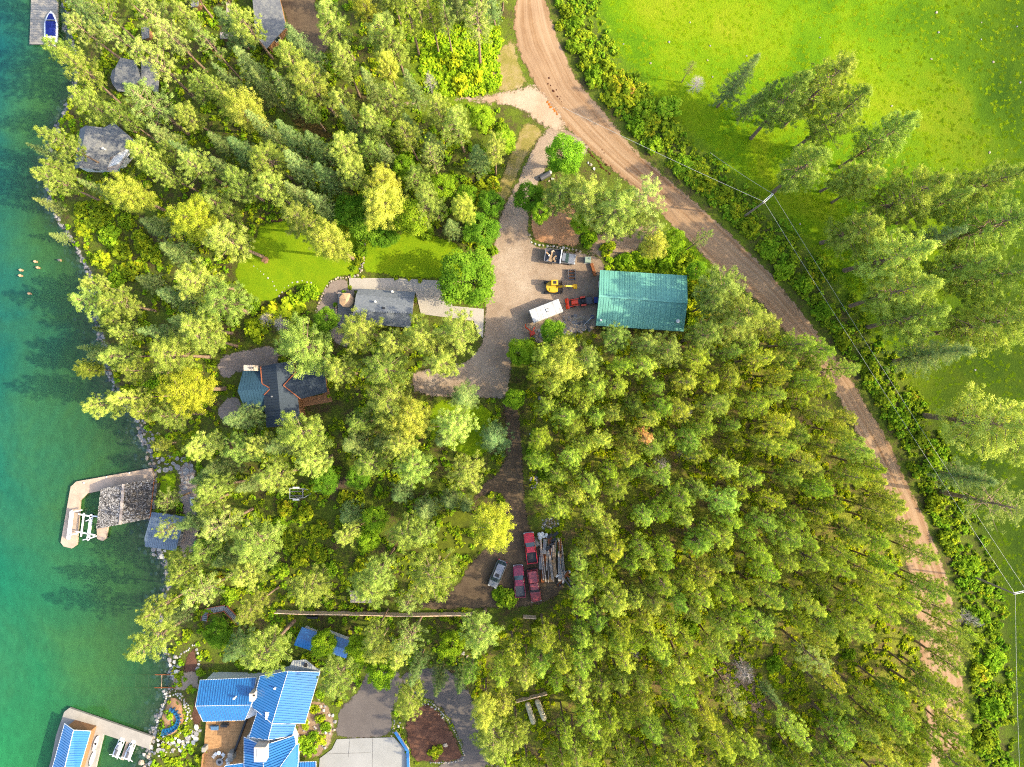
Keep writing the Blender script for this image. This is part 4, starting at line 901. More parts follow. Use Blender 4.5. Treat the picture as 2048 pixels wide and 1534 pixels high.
dk = 'slate_metal'
t, g, _ = building('slate_house', 'dark slate-blue metal roofed house with copper valleys under the pines', 'house',
  [([(486,742,3.4),(524,741,3.4),(541,777,5.2),(475,782,5.2)], 'navy_metal', dict(seam=.5)), ([(475,782,5.2),(541,777,5.2),(531,823,3.4),(493,824,3.4)], 'navy_metal', dict(seam=.5)),
   ([(521,733,4.5),(552,727,6.2),(563,852,6.2),(533,855,4.5)], dk, dict(seam=.5)), ([(552,727,6.2),(586,722,4.5),(602,846,4.5),(563,852,6.2)], dk, dict(seam=.5)),
   ([(567,771,6.0),(650,748,6.0),(654,784,4.3),(601,798,4.3)], dk, dict(seam=.5)), ([(567,771,6.0),(598,737,4.3),(646,715,4.3),(650,748,6.0)], dk, dict(seam=.5))],
  [(486,742),(524,741),(522,733),(586,722),(590,740),(646,716),(653,784),(601,797),(602,846),(533,854),(530,822),(493,823)], 3.4, 'cedar_wall', wins=False)
cb = B()
for a, b in (((567,771,6.1),(601,798,4.4)), ((567,771,6.1),(598,737,4.4)), ((524,767,4.75),(541,777,5.3)), ((541,777,5.3),(528,790,4.9)), ((521,733,4.6),(524,767,4.7))): cb.bar(P(a[0], a[1], g + a[2]), P(b[0], b[1], g + b[2]), .17, .06)
cb.part('valley_flashing', MATS['copper'], t, world=True)
ch = B().box(P(503, 736, g + 5.2), (1.6, 1.0, 3.2)).part('chimney', MATS['stone_cream'], t, world=True, bevel=.04)
for dx in (-3, 3): B().tube([P(503 + dx, 736, g + 6.7), P(503 + dx, 736, g + 7.1)], .13, 8).part('flue', MATS['black'], ch, world=True)
B().bar(P(606, 805, g + .6), P(690, 790, g + .6), 1.6, .2).part('porch_deck', MATS['cedar_wall'], t, world=True)
B().bar(P(650, 770, g + .6), P(655, 800, g + .6), 1.2, .24).part('porch_deck', MATS['cedar_wall'], t, world=True)
vent(t, 545, 793, g + 5.6, 'grey_metal', .1, .3)

t, g, _ = building('metal_shed', 'small blue-grey metal roofed shed on the shore by the boathouse', 'shed',
  [([(304,1024,2.6),(372,1034,2.6),(355,1085,3.9),(289,1076,3.9)], 'steel_roof', dict(seam=.42)), ([(289,1076,3.9),(355,1085,3.9),(352,1102,2.8),(290,1093,2.8)], 'steel_roof', dict(seam=.42))],
  [(304,1025),(371,1035),(352,1100),(291,1091)], 2.6, 'grey_metal', base=-3.4)
t2, g2, _ = building('shore_cottage', 'angular grey shingled cottage close to the shore', 'house',
  [([(160,258,3.2),(172,251,4.6),(158,335,4.6),(148,337,3.2)], 'grey_shingle', {}), ([(172,251,4.6),(214,256,4.1),(220,318,3.3),(213,341,3.0),(158,335,4.6)], 'grey_shingle', {}), ([(206,256,4.3),(227,245,4.4),(275,286,3.4),(216,316,3.4)], 'grey_shingle', {})],
  [(160,258),(207,256),(227,247),(272,287),(240,330),(213,340),(150,336)], 3.0, 'white_trim')
roof(t2, [P(x, y, g2 + z) for x, y, z in ((275,287,2.7),(262,297,2.5),(232,347,2.4),(212,341,2.7),(218,317,3.0))], 'old_plank', name='porch_roof')
roof(t2, [P(x, y, g2 + z) for x, y, z in ((233,325,1.2),(241,328,1.2),(237,348,1.2),(230,346,1.2))], 'green_metal', name='awning')
vent(t2, 210, 299, g2 + 3.8)
t, g, _ = building('lake_cabin', 'small grey cabin roof with octagonal deck above the shore', 'house',
  [([(241,115,3.0),(270,121,3.2),(282,160,3.2),(262,173,3.0),(228,164,2.8),(231,134,2.9)], 'grey_shingle', {}), ([(282,120,2.6),(300,118,2.6),(318,150,2.6),(316,190,2.6),(283,162,2.8)], 'grey_shingle', {})],
  [(242,118),(268,122),(279,158),(261,170),(231,162)], 2.8, 'grey_metal')
rail = [(238,130),(225,142),(222,155),(226,168),(236,182),(258,184)]
rr = B()
for (x0, y0), (x1, y1) in zip(rail, rail[1:]): rr.bar(P(x0, y0, g + 1.9), P(x1, y1, g + 1.9), .12, .1)
for x, y in rail: rr.bar(P(x, y, g - 1), P(x, y, g + 1.9), .12)
rr.part('railing', MATS['grey_metal'], t, world=True)
B().prism([P(x, y, g + .9).xy for x, y in rail + [(262,172),(240,120)]], g + .7, g + .9).part('deck', MATS['grey_deck'], t, world=True)
building('long_house', 'long grey shingled roof cut by the top edge beside the upper driveway', 'house',
  [([(500,-60,3.2),(546,-60,3.6),(572,54,3.6),(533,97,3.2),(512,80,3.0)], 'grey_shingle', {})], [(502,-55),(545,-55),(570,54),(533,94),(514,78)], 3.0, 'cedar_wall')
for i, (pts, lab) in enumerate((([(452,4),(463,10),(466,30),(453,32)], 'small brown plank shelter by the top edge pines'), ([(440,64),(470,66),(470,77),(440,77)], 'low brown plank platform below the plank shelter'), ([(282,55),(298,52),(298,75),(284,78)], 'small grey roof hidden between pines near the cabin'), ([(381,-20),(400,-20),(396,12),(382,14)], 'small grey roof at the top edge between pines'))):
    building('plank_shelter', lab, 'shelter', [([(x, y, 2.0 + .3 * (k > 1)) for k, (x, y) in enumerate(pts)], 'old_plank' if i < 2 else 'grey_shingle', dict(seam=.4))], pts, 2.0, 'cedar_wall', wins=False)
building('flat_shelter', 'flat weathered plank roofed shelter above the long fence', 'shelter', [([(700,1182,2.2),(745,1184,2.2),(745,1206,2.4),(701,1205,2.4)], 'old_plank', dict(panel=1.0))], [(701,1183),(744,1185),(744,1205),(702,1204)], 2.1, 'cedar_wall', wins=False)

bl = 'blue_metal'; sm = dict(seam=.45, edge='white_trim', rib=.12)
t, g, _ = building('blue_house', 'rambling house with bright blue standing-seam metal roofs', 'house',
  [([(400,1360,3.6),(513,1355,3.6),(503,1410,5.4),(391,1412,5.4)], bl, sm), ([(391,1412,5.4),(503,1410,5.4),(490,1440,3.6),(406,1443,3.6)], bl, sm),
   ([(520,1352,5.0),(576,1342,6.6),(544,1447,6.6),(503,1413,5.0)], bl, sm), ([(576,1342,6.6),(640,1344,4.4),(610,1447,4.4),(544,1447,6.6)], bl, sm),
   ([(515,1422,4.7),(544,1448,6.2),(536,1480,6.2),(498,1474,4.7)], bl, sm), ([(544,1448,6.2),(592,1448,4.3),(585,1471,4.3),(536,1480,6.2)], bl, sm),
   ([(488,1474,4.4),(526,1491,5.7),(527,1570,5.7),(488,1570,4.4)], bl, sm), ([(526,1491,5.7),(589,1471,4.9),(592,1489,4.9),(550,1548,5.7),(527,1570,5.7)], bl, sm),
   ([(592,1489,4.9),(598,1487,4.0),(594,1570,4.0),(548,1550,5.6)], bl, sm), ([(450,1531,4.0),(489,1526,4.2),(489,1570,4.4),(440,1570,4.0)], bl, sm), ([(596,1524,3.0),(632,1523,3.0),(632,1570,3.4),(596,1570,3.4)], bl, sm),
   ([(585,1321,3.4),(612,1319,3.4),(641,1343,4.0),(576,1341,4.0)], 'pale_metal', dict(seam=.45))],
  [(402,1362),(512,1357),(522,1354),(585,1338),(637,1346),(608,1446),(590,1449),(584,1470),(595,1490),(592,1565),(490,1565),(490,1476),(500,1472),(514,1424),(490,1438),(408,1441)], 3.5, 'white_trim', wins=False)
c = B().box(P(524, 1503, g + 6.0), (2.1, 2.6, 2.2)).part('chimney', MATS['stone_cream'], t, world=True, bevel=.05)
B().box(P(522, 1507, g + 7.15), (1.5, 1.5, .1)).part('chimney_cap', MATS['pale_metal'], c, world=True)
c = B().box(P(508, 1389, g + 5.4), (.9, 1.4, 2.4)).part('chimney', MATS['stone_cream'], t, world=True, bevel=.05)
B().box(P(508, 1391, g + 6.65), (.3, .3, .12)).part('flue', MATS['black'], c, world=True)
sk = B().box(P(535, 1431, g + 6.1), (.7, 1.3, .3)).part('skylight', MATS['white_trim'], t, world=True)
vent(t, 552, 1374, g + 5.9); vent(t, 471, 1394, g + 5.0); vent(t, 612, 1329, g + 3.7, 'black', .25, .2)
for (x, y, dx, dy, lab, gr) in ((0, 0, 0, 0, 'small blue roofed shed nearest the lake below the plank fence', 'p'), (1, 0, 0, 0, 'small blue roofed shed with white window frames below the plank fence', 'q')):
    if gr == 'p': f = [([(604,1254,2.3),(634,1264,2.3),(628,1286,3.1),(594,1275,3.1)], bl, dict(seam=.45)), ([(594,1275,3.1),(628,1286,3.1),(621,1301,2.4),(588,1290,2.4)], bl, dict(seam=.45))]; ft = [(604,1255),(633,1265),(621,1300),(589,1289)]
    else: f = [([(656,1268,2.3),(703,1282,2.3),(698,1301,3.1),(649,1286,3.1)], bl, dict(seam=.45)), ([(649,1286,3.1),(698,1301,3.1),(692,1317,2.4),(643,1300,2.4)], bl, dict(seam=.45))]; ft = [(656,1269),(702,1283),(692,1316),(644,1299)]
    tt, gg, _ = building('blue_shed', lab, 'shed', f, ft, 2.3, 'white_trim')
    if gr == 'q': B().bar(P(658, 1263, gg + 1.5), P(696, 1277, gg + 1.5), .1, 1.2).part('window_band', MATS['white_trim'], tt, world=True)

# ------------------------------------------------------------------ docks and boathouses
def dock(name, label, polys, z, mat, th=.5):
    loc = P(*polys[0][0], z); t = thing(name, label, 'dock', (loc.x, loc.y, LAKE))
    for pl in polys:
        B().prism([P(x, y, z).xy for x, y in pl], z - th, z).part('deck', MATS[mat], t, world=True, bevel=.03)
        for x, y in pl[::2]:
            q = P(x, y, z); cpt = P(sum(a for a, b in pl) / len(pl), sum(b for a, b in pl) / len(pl), z); q = q + (cpt - q) * .12
            B().tube([Vector((q.x, q.y, z - th - 3.5)), Vector((q.x, q.y, z - th + .05))], .22, 8).part('piling', MATS['dark_steel'], t, world=True)
    return t
DZ = LAKE + .75
t = dock('concrete_dock', 'pinkish concrete dock wrapping around the shingled boathouse slip', [[(303,936),(309,960),(204,981),(199,982),(174,987),(160,1001),(145.8,969.2),(152,963)], [(145.8,969.2),(159.8,1001.2),(153,1090),(143,1097),(127,1093),(121,1085),(141,973)], [(193,1056),(216,1052),(211,1077),(205,1082),(194,1078)]], DZ, 'dock_concrete')
for x, y in ((168, 966), (213, 954), (259, 946)): B().tube([P(x, y, DZ), P(x, y, DZ + .25)], .14, 8).part('mooring_bollard', MATS['white_trim'], t, world=True)
# shake roof, every shake a tilted piece
rng = np.random.default_rng(77)
t = thing('shingle_boathouse', 'boathouse with weathered speckled cedar shake roof on the dock', 'boathouse', (P(247, 1008, LAKE).x, P(247, 1008, LAKE).y, LAKE))
tm = NT('cedar_shake'); r_ = tm.attr('rnd').outputs['Fac']; s_ = tm.attr('soot').outputs['Fac']
cc = tm.ramp(r_, [(.05, (.03, .028, .026)), (.3, (.10, .09, .078)), (.6, (.17, .158, .145)), (.95, (.30, .285, .26))]); MATS['cedar_shake'] = tm.finish(tm.mix(s_, cc, (.022, .018, .014)), .9, .1)
def shakes(corners):
    A, Bq, C, D = [Vector(c) for c in corners]      # eave a, eave b, ridge b, ridge a
    q = []; rn = []; so = []; n = newell([A, Bq, C, D]); rows = 26; cols = 40
    for i in range(rows):
        for j in range(cols):
            u0 = (j + rng.uniform(-.12, .12)) / cols; u1 = u0 + .92 / cols; v0 = (i + rng.uniform(-.2, .2)) / rows; v1 = v0 + 1.25 / rows
            f = lambda u, v: A.lerp(Bq, min(max(u, 0), 1)).lerp(D.lerp(C, min(max(u, 0), 1)), min(max(v, 0), 1))
            l = .07 + rng.uniform(0, .05)
            q += [f(u0, v0) + n * l, f(u1, v0) + n * l, f(u1, v1) + n * .02, f(u0, v1) + n * .02]; p = f(u0, v0)
            d = 1.0 if (p - P(283, 1000, p.z)).length < 3.4 + rng.normal() * .8 else 0
            rn += [rng.random()] * 4; so += [d * rng.uniform(.4, .95)] * 4
    return q, rn, so
ez, rz_ = LAKE + 3.3, LAKE + 4.5
for nm, cs in (('w', [P(193,1058,ez), P(202,978,ez), P(247,968,rz_), P(240,1049,rz_)]), ('e', [P(308,958,ez), P(299,1037,ez), P(240,1049,rz_), P(247,968,rz_)])):
    r = roof(t, cs, 'old_plank', name='roof'); q, rn, so = shakes(cs)
    o_ = t.location; me = mesh_np('shake', np.array([[v.x - o_.x, v.y - o_.y, v.z - o_.z] for v in q]), np.arange(len(q)).reshape(-1, 4))
    me.attributes.new('rnd', 'FLOAT', 'POINT').data.foreach_set('value', np.array(rn, np.float32)); me.attributes.new('soot', 'FLOAT', 'POINT').data.foreach_set('value', np.array(so, np.float32)); me.materials.append(MATS['cedar_shake'])
    so_ = obj('shake', me, r); so_['kind'] = 'stuff'
B().bar(P(247, 968, rz_ + .12), P(240, 1049, rz_ + .12), .5, .1).part('ridge_board', MATS['old_plank'], t, world=True)
B().bar(P(308, 959, ez), P(300, 1036, ez), .16, .16).part('fascia', MATS['rust'], t, world=True)
for x, y in ((205,982),(195,1052),(303,963),(297,1032),(247,975),(241,1042)): B().bar(P(x, y, LAKE + .5), P(x, y, LAKE + 3.2), .25).part('post', MATS['cedar_wall'], t, world=True)
# boat lift
t = thing('boat_lift', 'white steel boat lift frame spanning the dock slip', 'boat lift', (P(165, 1050, LAKE).x, P(165, 1050, LAKE).y, LAKE)); z = DZ + 1.1
for a, b, w, nm in (((144,1022),(137,1078),.65,'side_beam'), ((183,1030),(176,1080),.5,'side_beam'), ((168,1026),(162,1073),.22,'cradle_bunk'), ((157,1028),(184,1033),.22,'cross_beam'), ((152,1063),(190,1070),.22,'cross_beam'), ((144,1024),(164,1020),.2,'arm'), ((178,1031),(196,1033),.2,'arm'), ((176,1078),(193,1072),.2,'arm'), ((138,1070),(155,1067),.2,'arm'), ((166,1080),(180,1076),.14,'arm'), ((172,1042),(186,1036),.14,'arm')):
    B().bar(P(a[0], a[1], z), P(b[0], b[1], z), w, .22).part(nm, MATS['white_paint'], t, world=True)
for x, y in ((144,1022),(137,1078),(183,1030),(176,1080)): B().bar(P(x, y, LAKE - 1.5), P(x, y, z + .1), .28).part('leg', MATS['white_paint'], t, world=True)
# southern dock
dock('stone_dock', 'pale concrete dock angling out from the fire pit shore', [[(138,1416),(305,1474),(297,1498),(207,1469),(190,1540),(170,1600),(80,1600),(103,1515),(112,1470),(128,1424)]], DZ, 'dock_grey')
t = thing('blue_boathouse', 'boathouse with bright blue metal roof at the bottom edge dock', 'boathouse', (P(140, 1500, LAKE).x, P(140, 1500, LAKE).y, LAKE)); e1, e2 = LAKE + 3.4, LAKE + 4.6
roof(t, [P(129,1447,e1), P(147,1460,e2), P(121,1570,e2), P(95,1570,e1)], bl, seam=.45, edge='white_trim'); roof(t, [P(147,1460,e2), P(182,1462,e1), P(150,1570,e1), P(121,1570,e2)], bl, seam=.45, edge='white_trim')
B().prism([P(x, y, e1).xy for x, y in ((132,1454),(176,1466),(147,1565),(101,1565))], DZ, e1 - .1).part('wall', MATS['cedar_wall'], t, world=True)
t = thing('swim_platform', 'grey plank floating dock holding the covered speedboat', 'dock', (P(85, 45, LAKE).x, P(85, 45, LAKE).y, LAKE)); c0 = [(63,-30),(116,-30),(113,20),(113,60),(92,92),(59,87)]
A = P(63, -30, LAKE + .55); 
for k in range(24):
    y0 = -30 + k * 4.95; y1 = y0 + 4.6
    def xl(y): return 63 - 4 * (y + 30) / 117
    def xr(y): return 115
    B().prism([P(xl(y0), y0, LAKE + .55).xy, P(xr(y0), y0, LAKE + .55).xy, P(xr(y1), y1, LAKE + .55).xy, P(xl(y1), y1, LAKE + .55).xy], LAKE + .43, LAKE + .55 + random.uniform(-.01, .01)).part('plank', MATS['dock_grey'], t, world=True)
B().prism([P(x, y, LAKE + .4).xy for x, y in ((64,-28),(114,-28),(114,86),(61,86))], LAKE - .4, LAKE + .43).part('float', MATS['grey_deck'], t, world=True)
# covered speedboat
def hull(L, W, H, n=9, bow=.45, sq=.85):
    rings = []
    for i in range(n):
        t_ = i / (n - 1); x = -L / 2 + L * t_; w = W / 2 * (sq + (1 - sq) * min(1, t_ * 4)) * (1 if t_ < 1 - bow else max(.02, math.cos((t_ - 1 + bow) / bow * math.pi / 2) ** .75)); zz = H * (.9 + .2 * t_)
        rings.append([(x, -w, zz), (x, -w * .8, zz * .35), (x, 0, 0), (x, w * .8, zz * .35), (x, w, zz), (x, w * .5, zz + .06), (x, -w * .5, zz + .06)])
    return rings
a = P(103, 88, LAKE + 1); b = P(104, 24, LAKE + 1); hd = math.atan2(b.y - a.y, b.x - a.x); c = (a + b) / 2
t = thing('speedboat', 'white speedboat under navy blue covers moored at the plank dock', 'boat', (c.x, c.y, LAKE + .35), hd)
L = (b - a).length
B().loft(hull(L, 2.5, .9)).part('hull', MATS['white_paint'], t, smooth=False)
plain('navy_canvas', (.012, .022, .14), .8, .1, var=.3, scale=1.2)
B().loft([[(-1.6, -.95, .92), (-1.6, .95, .92), (-1.6, .8, 1.12), (-1.6, -.8, 1.12)], [(.9, -.98, .98), (.9, .98, .98), (.9, .75, 1.35), (.9, -.75, 1.35)], [(1.1, -.9, .98), (1.1, .9, .98), (1.1, .7, 1.1), (1.1, -.7, 1.1)]]).part('cockpit_cover', MATS['navy_canvas'], t)
B().loft([[(1.25, -.85, 1.0), (1.25, .85, 1.0), (1.25, .6, 1.15), (1.25, -.6, 1.15)], [(2.5, -.3, 1.05), (2.5, .3, 1.05), (2.5, .2, 1.1), (2.5, -.2, 1.1)]]).part('bow_cover', MATS['navy_canvas'], t)
B().bar((1.18, -.9, 1.2), (1.18, .9, 1.2), .08, .3).part('windscreen', MATS['pale_metal'], t)
B().box((-L / 2 - .1, 0, .45), (.7, 1.3, .12)).part('swim_step', MATS['white_paint'], t)

# ------------------------------------------------------------------ vehicles
plain('tyre', (.018, .018, .018), .9, .1); plain('rim', (.25, .25, .26), .35, .5, .6); plain('car_glass', (.02, .035, .04), .06, .7, var=.05)
plain('silver_paint', (.15, .16, .18), .3, .5, .3, var=.05); plain('red_paint', (.42, .008, .018), .3, .5, var=.08); plain('maroon_paint', (.16, .012, .035), .3, .5, var=.1); plain('brick_paint', (.17, .03, .035), .35, .45, var=.1); plain('truck_grey', (.14, .15, .17), .35, .5, .2, var=.06)
plain('lamp', (.5, .5, .48), .2, .5); plain('tail_lamp', (.3, .01, .01), .3, .5)
def ring(x, w, z0, z1, top=1.0, ch=.12):
    wt = w * top; return [(x, -w, z0 + ch), (x, -w, (z0 + z1) / 2), (x, -wt, z1 - ch), (x, -wt + ch, z1), (x, wt - ch, z1), (x, wt, z1 - ch), (x, w, (z0 + z1) / 2), (x, w, z0 + ch), (x, w - ch, z0), (x, -w + ch, z0)]
def wheels(t, xs, w, r=.38, wd=.26):
    for x in xs:
        for s in (-1, 1):
            y = s * (w - .10); o = B().tube([(x, y - wd / 2, r), (x, y + wd / 2, r)], r, 16).part('wheel', MATS['tyre'], t)
            B().tube([(x, y + s * wd * .3, r), (x, y + s * (wd / 2 + .02), r)], r * .6, 10).part('rim', MATS['rim'], o)
def lamps(t, L, w, zf, zr):
    for s in (-1, 1):
        B().box((L / 2 - .06, s * (w - .25), zf), (.16, .36, .18)).part('headlight', MATS['lamp'], t)
        B().box((-L / 2 + .05, s * (w - .14), zr), (.14, .2, .35)).part('tail_light', MATS['tail_lamp'], t)
        B().box((L * .14, s * (w + .12), 1.15), (.16, .22, .16)).part('mirror', MATS['black'], t)
def pickup(name, label, a, b, paint, bed='black', topper=False, group='vehicles parked by the lumber'):
    A, Bp = P(*a, 1.0), P(*b, 1.0); hd = math.atan2(A.y - Bp.y, A.x - Bp.x); L = max(5.2, (A - Bp).length); c = (A + Bp) / 2; w = .98
    t = thing(name, label, 'truck', (c.x, c.y, .11), hd, group); m = MATS[paint]
    B().loft([ring(L/2, .80, .42, .92), ring(L/2 - .15, .93, .38, 1.05), ring(L/2 - 1.55, w, .36, 1.13), ring(L * .10, w, .36, 1.10), ring(-L * .12, w, .36, 1.08), ring(-L * .13, w, .36, 1.08)]).part('body', m, t)
    B().box((L/2 - .85, 0, 1.13), (1.1, 1.3, .05)).part('hood', m, t, bevel=.02)
    cf, cr = L * .20, -L * .12
    B().loft([ring(cf, .88, 1.02, 1.10, .96, .03), ring(cf - .62, .86, 1.02, 1.72, .86, .06), ring(cr + .12, .86, 1.02, 1.72, .86, .06), ring(cr, .86, 1.02, 1.12, .96, .03)]).part('cab_glass', MATS['car_glass'], t)
    B().loft([ring(cf - .66, .74, 1.66, 1.76, .95, .03), ring(cr + .14, .74, 1.66, 1.76, .95, .03)]).part('cab_roof', m, t)
    bl_ = B(); bl_.box((-L * .32, 0, .62), (L * .37, 1.7, .12))
    bl_.part('bed_floor', MATS[bed], t)
    for s in (-1, 1): B().box((-L * .32, s * .92, .78), (L * .37, .12, .72)).part('bed_side', m, t, bevel=.02)
    B().box((-L / 2 + .07, 0, .76), (.1, 1.8, .66)).part('tailgate', m, t, bevel=.02)
    if topper:
        B().loft([ring(-L * .125, .9, 1.1, 1.78, .84, .06), ring(-L / 2 + .12, .9, 1.1, 1.76, .84, .06)]).part('topper', m, t)
        for k in range(5): B().box((-L * .31, -.5 + k * .25, 1.79), (L * .3, .04, .03)).part('rack_rib', MATS['maroon_paint'], t)
    B().box((L/2 + .02, 0, .55), (.16, 1.75, .24)).part('bumper', MATS['rim' if not topper else 'rim'], t); B().box((-L/2 - .04, 0, .52), (.16, 1.7, .2)).part('bumper', MATS['black'], t)
    wheels(t, (L * .32, -L * .29), w); lamps(t, L, w, .82, .85); return t
pickup('pickup_truck', 'bright red pickup truck with dark bed beside the lumber pile', (1057,1066), (1065,1127), 'red_paint')
pickup('pickup_truck', 'maroon pickup truck nosing up between silver car and red topper truck', (1036,1131), (1041,1195), 'maroon_paint', 'dark_steel')
pickup('pickup_truck', 'dark red pickup with full-length topper facing down by the lumber', (1073,1203), (1064,1139), 'brick_paint', 'black', True)
A, Bp = P(984, 1174, 1), P(1006, 1121, 1); hd = math.atan2(A.y - Bp.y, A.x - Bp.x); c = (A + Bp) / 2; L = (A - Bp).length
t = thing('silver_car', 'silver grey estate car with sunroof, left of the maroon pickup', 'car', (c.x, c.y, .11), hd, 'vehicles parked by the lumber'); m = MATS['silver_paint']
B().loft([ring(L/2, .62, .45, .72), ring(L/2 - .18, .84, .36, .86), ring(L/2 - 1.2, .93, .32, 1.0), ring(0, .95, .32, 1.02), ring(-L/2 + .5, .94, .34, 1.05), ring(-L/2 + .08, .84, .4, 1.0), ring(-L/2, .7, .5, .85)]).part('body', m, t)
B().loft([ring(L/2 - 1.15, .84, .95, 1.03, .95, .03), ring(L/2 - 1.95, .84, .95, 1.60, .80, .06), ring(-L/2 + .6, .83, .95, 1.58, .80, .06), ring(-L/2 + .15, .80, .95, 1.05, .95, .03)]).part('window_band', MATS['car_glass'], t)
r = B().loft([ring(L/2 - 2.0, .67, 1.54, 1.64, .95, .03), ring(-L/2 + .62, .67, 1.53, 1.62, .95, .03)]).part('roof', m, t); B().box((L/2 - 2.5, 0, 1.645), (.62, .8, .02)).part('sunroof', MATS['black'], r)
for s in (-1, 1): B().bar((L/2 - 2.3, s * .62, 1.68), (-L/2 + .9, s * .62, 1.67), .05).part('roof_rail', MATS['rim'], t)
wheels(t, (L * .31, -L * .29), .93, .34); lamps(t, L, .9, .7, .85)
# dump truck
A, Bp = P(1151, 519, 1.2), P(1090, 510, 1.2); hd = math.atan2(A.y - Bp.y, A.x - Bp.x); c = (A + Bp) / 2; L = (A - Bp).length
t = thing('dump_truck', 'grey flatbed dump truck loaded with scrap wood in the gravel yard', 'truck', (c.x, c.y, .11), hd); m = MATS['truck_grey']
B().loft([ring(L/2, .78, .5, 1.0), ring(L/2 - .15, .92, .45, 1.15), ring(L/2 - 1.35, .96, .45, 1.28), ring(.25, .96, .45, 1.28), ring(.2, .96, .5, 1.2)]).part('body', m, t)
B().box((L/2 - .75, 0, 1.27), (.9, 1.2, .06)).part('hood', m, t, bevel=.02)
B().loft([ring(L/2 - 1.25, .86, 1.2, 1.28, .96, .03), ring(L/2 - 1.85, .84, 1.2, 1.9, .88, .06), ring(.35, .84, 1.2, 1.9, .88, .06), ring(.28, .84, 1.2, 1.3, .96, .03)]).part('cab_glass', MATS['car_glass'], t)
B().loft([ring(L/2 - 1.9, .74, 1.85, 1.95, .95, .03), ring(.33, .74, 1.85, 1.95, .95, .03)]).part('cab_roof', m, t)
bx0, bx1 = -L/2, .1
B().box(((bx0 + bx1) / 2, 0, 1.0), (bx1 - bx0, 2.4, .14)).part('dump_floor', MATS['dark_steel'], t)
for s in (-1, 1): B().box(((bx0 + bx1) / 2, s * 1.2, 1.3), (bx1 - bx0, .1, .7)).part('dump_side', MATS['dark_steel'], t)
B().box((bx1 - .02, 0, 1.55), (.16, 2.55, 1.2)).part('headboard', MATS['white_paint'], t); B().box((bx0, 0, 1.3), (.1, 2.4, .7)).part('tailgate', MATS['rim'], t)
for i in range(14):
    x = random.uniform(bx0 + .5, bx1 - .5); y = random.uniform(-.8, .8); an = random.uniform(0, 3.14); l = random.uniform(.6, 1.4)
    so = B().bar((x - math.cos(an) * l / 2, y - math.sin(an) * l / 2, 1.2 + i * .04), (x + math.cos(an) * l / 2, y + math.sin(an) * l / 2, 1.3 + i * .04), random.uniform(.15, .5), .1).part('scrap_board', MATS[random.choice(['fence_wood', 'pale_metal', 'log_wood', 'black', 'white_trim', 'log_wood'])], t)
wheels(t, (L * .33, -L * .25), .98, .42); lamps(t, L, .95, .95, .9)
# excavator
c = P(1105, 575, .1); t = thing('mini_excavator', 'yellow tracked mini excavator with boom stretched out in the gravel yard', 'excavator', (c.x, c.y, .06), math.radians(2)); plain('digger_yellow', (.45, .26, .008), .4, .4, var=.1); Y = MATS['digger_yellow']
for s in (-1, 1):
    o = B().loft([[(x, s * .95 - .22, z), (x, s * .95 + .22, z), (x, s * .95 + .22, z2), (x, s * .95 - .22, z2)] for x, z, z2 in ((-1.55, .2, .4), (-1.35, 0, .58), (1.35, 0, .58), (1.55, .2, .4))]).part('track', MATS['black'], t)
    B().box((0, s * .95, .3), (2.3, .47, .2)).part('track_frame', MATS['dark_steel'], o)
B().bar((1.75, -1.1, .35), (1.75, 1.1, .35), .12, .5).part('dozer_blade', MATS['black'], t)
bd = [(.85, -.95), (.85, .3), (.4, .75), (-.6, .95), (-1.15, .55), (-1.3, 0), (-1.15, -.6), (-.7, -1.0), (.2, -1.1)]
B().prism(bd, .7, 1.45).part('house_body', Y, t, bevel=.08); B().box((-.25, -.55, 1.5), (.7, .5, .12)).part('engine_hatch', Y, t)
cb_ = B().box((.25, .55, 1.9), (1.25, .95, 1.4)).part('cab', Y, t, bevel=.05); B().box((.3, .55, 2.62), (.55, .5, .04)).part('roof_hatch', MATS['black'], cb_); B().box((.35, .55, 1.95), (1.1, .98, .7)).part('pane', MATS['car_glass'], cb_)
B().bar((.7, -.1, 1.3), (2.3, -.15, 2.5), .3, .42).part('boom', Y, t); B().bar((2.2, -.15, 2.55), (3.7, -.15, 1.6), .26, .34).part('stick', Y, t)
B().tube([(1.0, -.1, 1.5), (2.0, -.14, 2.6)], .07, 8).part('ram', MATS['rim'], t)
B().loft([[(3.55, -.55, 1.5), (3.55, .25, 1.5), (3.7, .25, 1.7), (3.7, -.55, 1.7)], [(4.1, -.55, .9), (4.1, .25, .9), (4.4, .25, 1.2), (4.4, -.55, 1.2)], [(3.9, -.55, .6), (3.9, .25, .6), (4.0, .25, .7), (4.0, -.55, .7)]]).part('bucket', Y, t)
# white trailer
A, Bp = P(1121.5, 610, 2.6), P(1063, 633, 2.6); hd = math.atan2(A.y - Bp.y, A.x - Bp.x); c = (A + Bp) / 2; L = (A - Bp).length
t = thing('cargo_trailer', 'white enclosed cargo trailer parked askew in the gravel yard', 'trailer', (c.x, c.y, .06), hd)
B().loft([ring(-L/2, 1.2, .45, 2.55, 1, .06), ring(L/2, 1.2, .45, 2.55, 1, .06)]).part('box', MATS['white_paint'], t); plain('trailer_roof', (.36, .36, .355), .5, .3, var=.35, scale=.9); rf = B().box((0, 0, 2.57), (L - .05, 2.34, .05)).part('roof', MATS['trailer_roof'], t)
hv = B().box((.25, 0, 2.66), (.42, .42, .14)).part('roof_vent', MATS['white_trim'], rf); B().box((.25, 0, 2.62), (.56, .56, .05)).part('vent_frame', MATS['black'], rf)
for k in range(7): B().box((-L/2 + (k + .5) * L / 7, 0, 2.605), (.05, 2.3, .03)).part('roof_bow', MATS['trailer_roof'], rf)
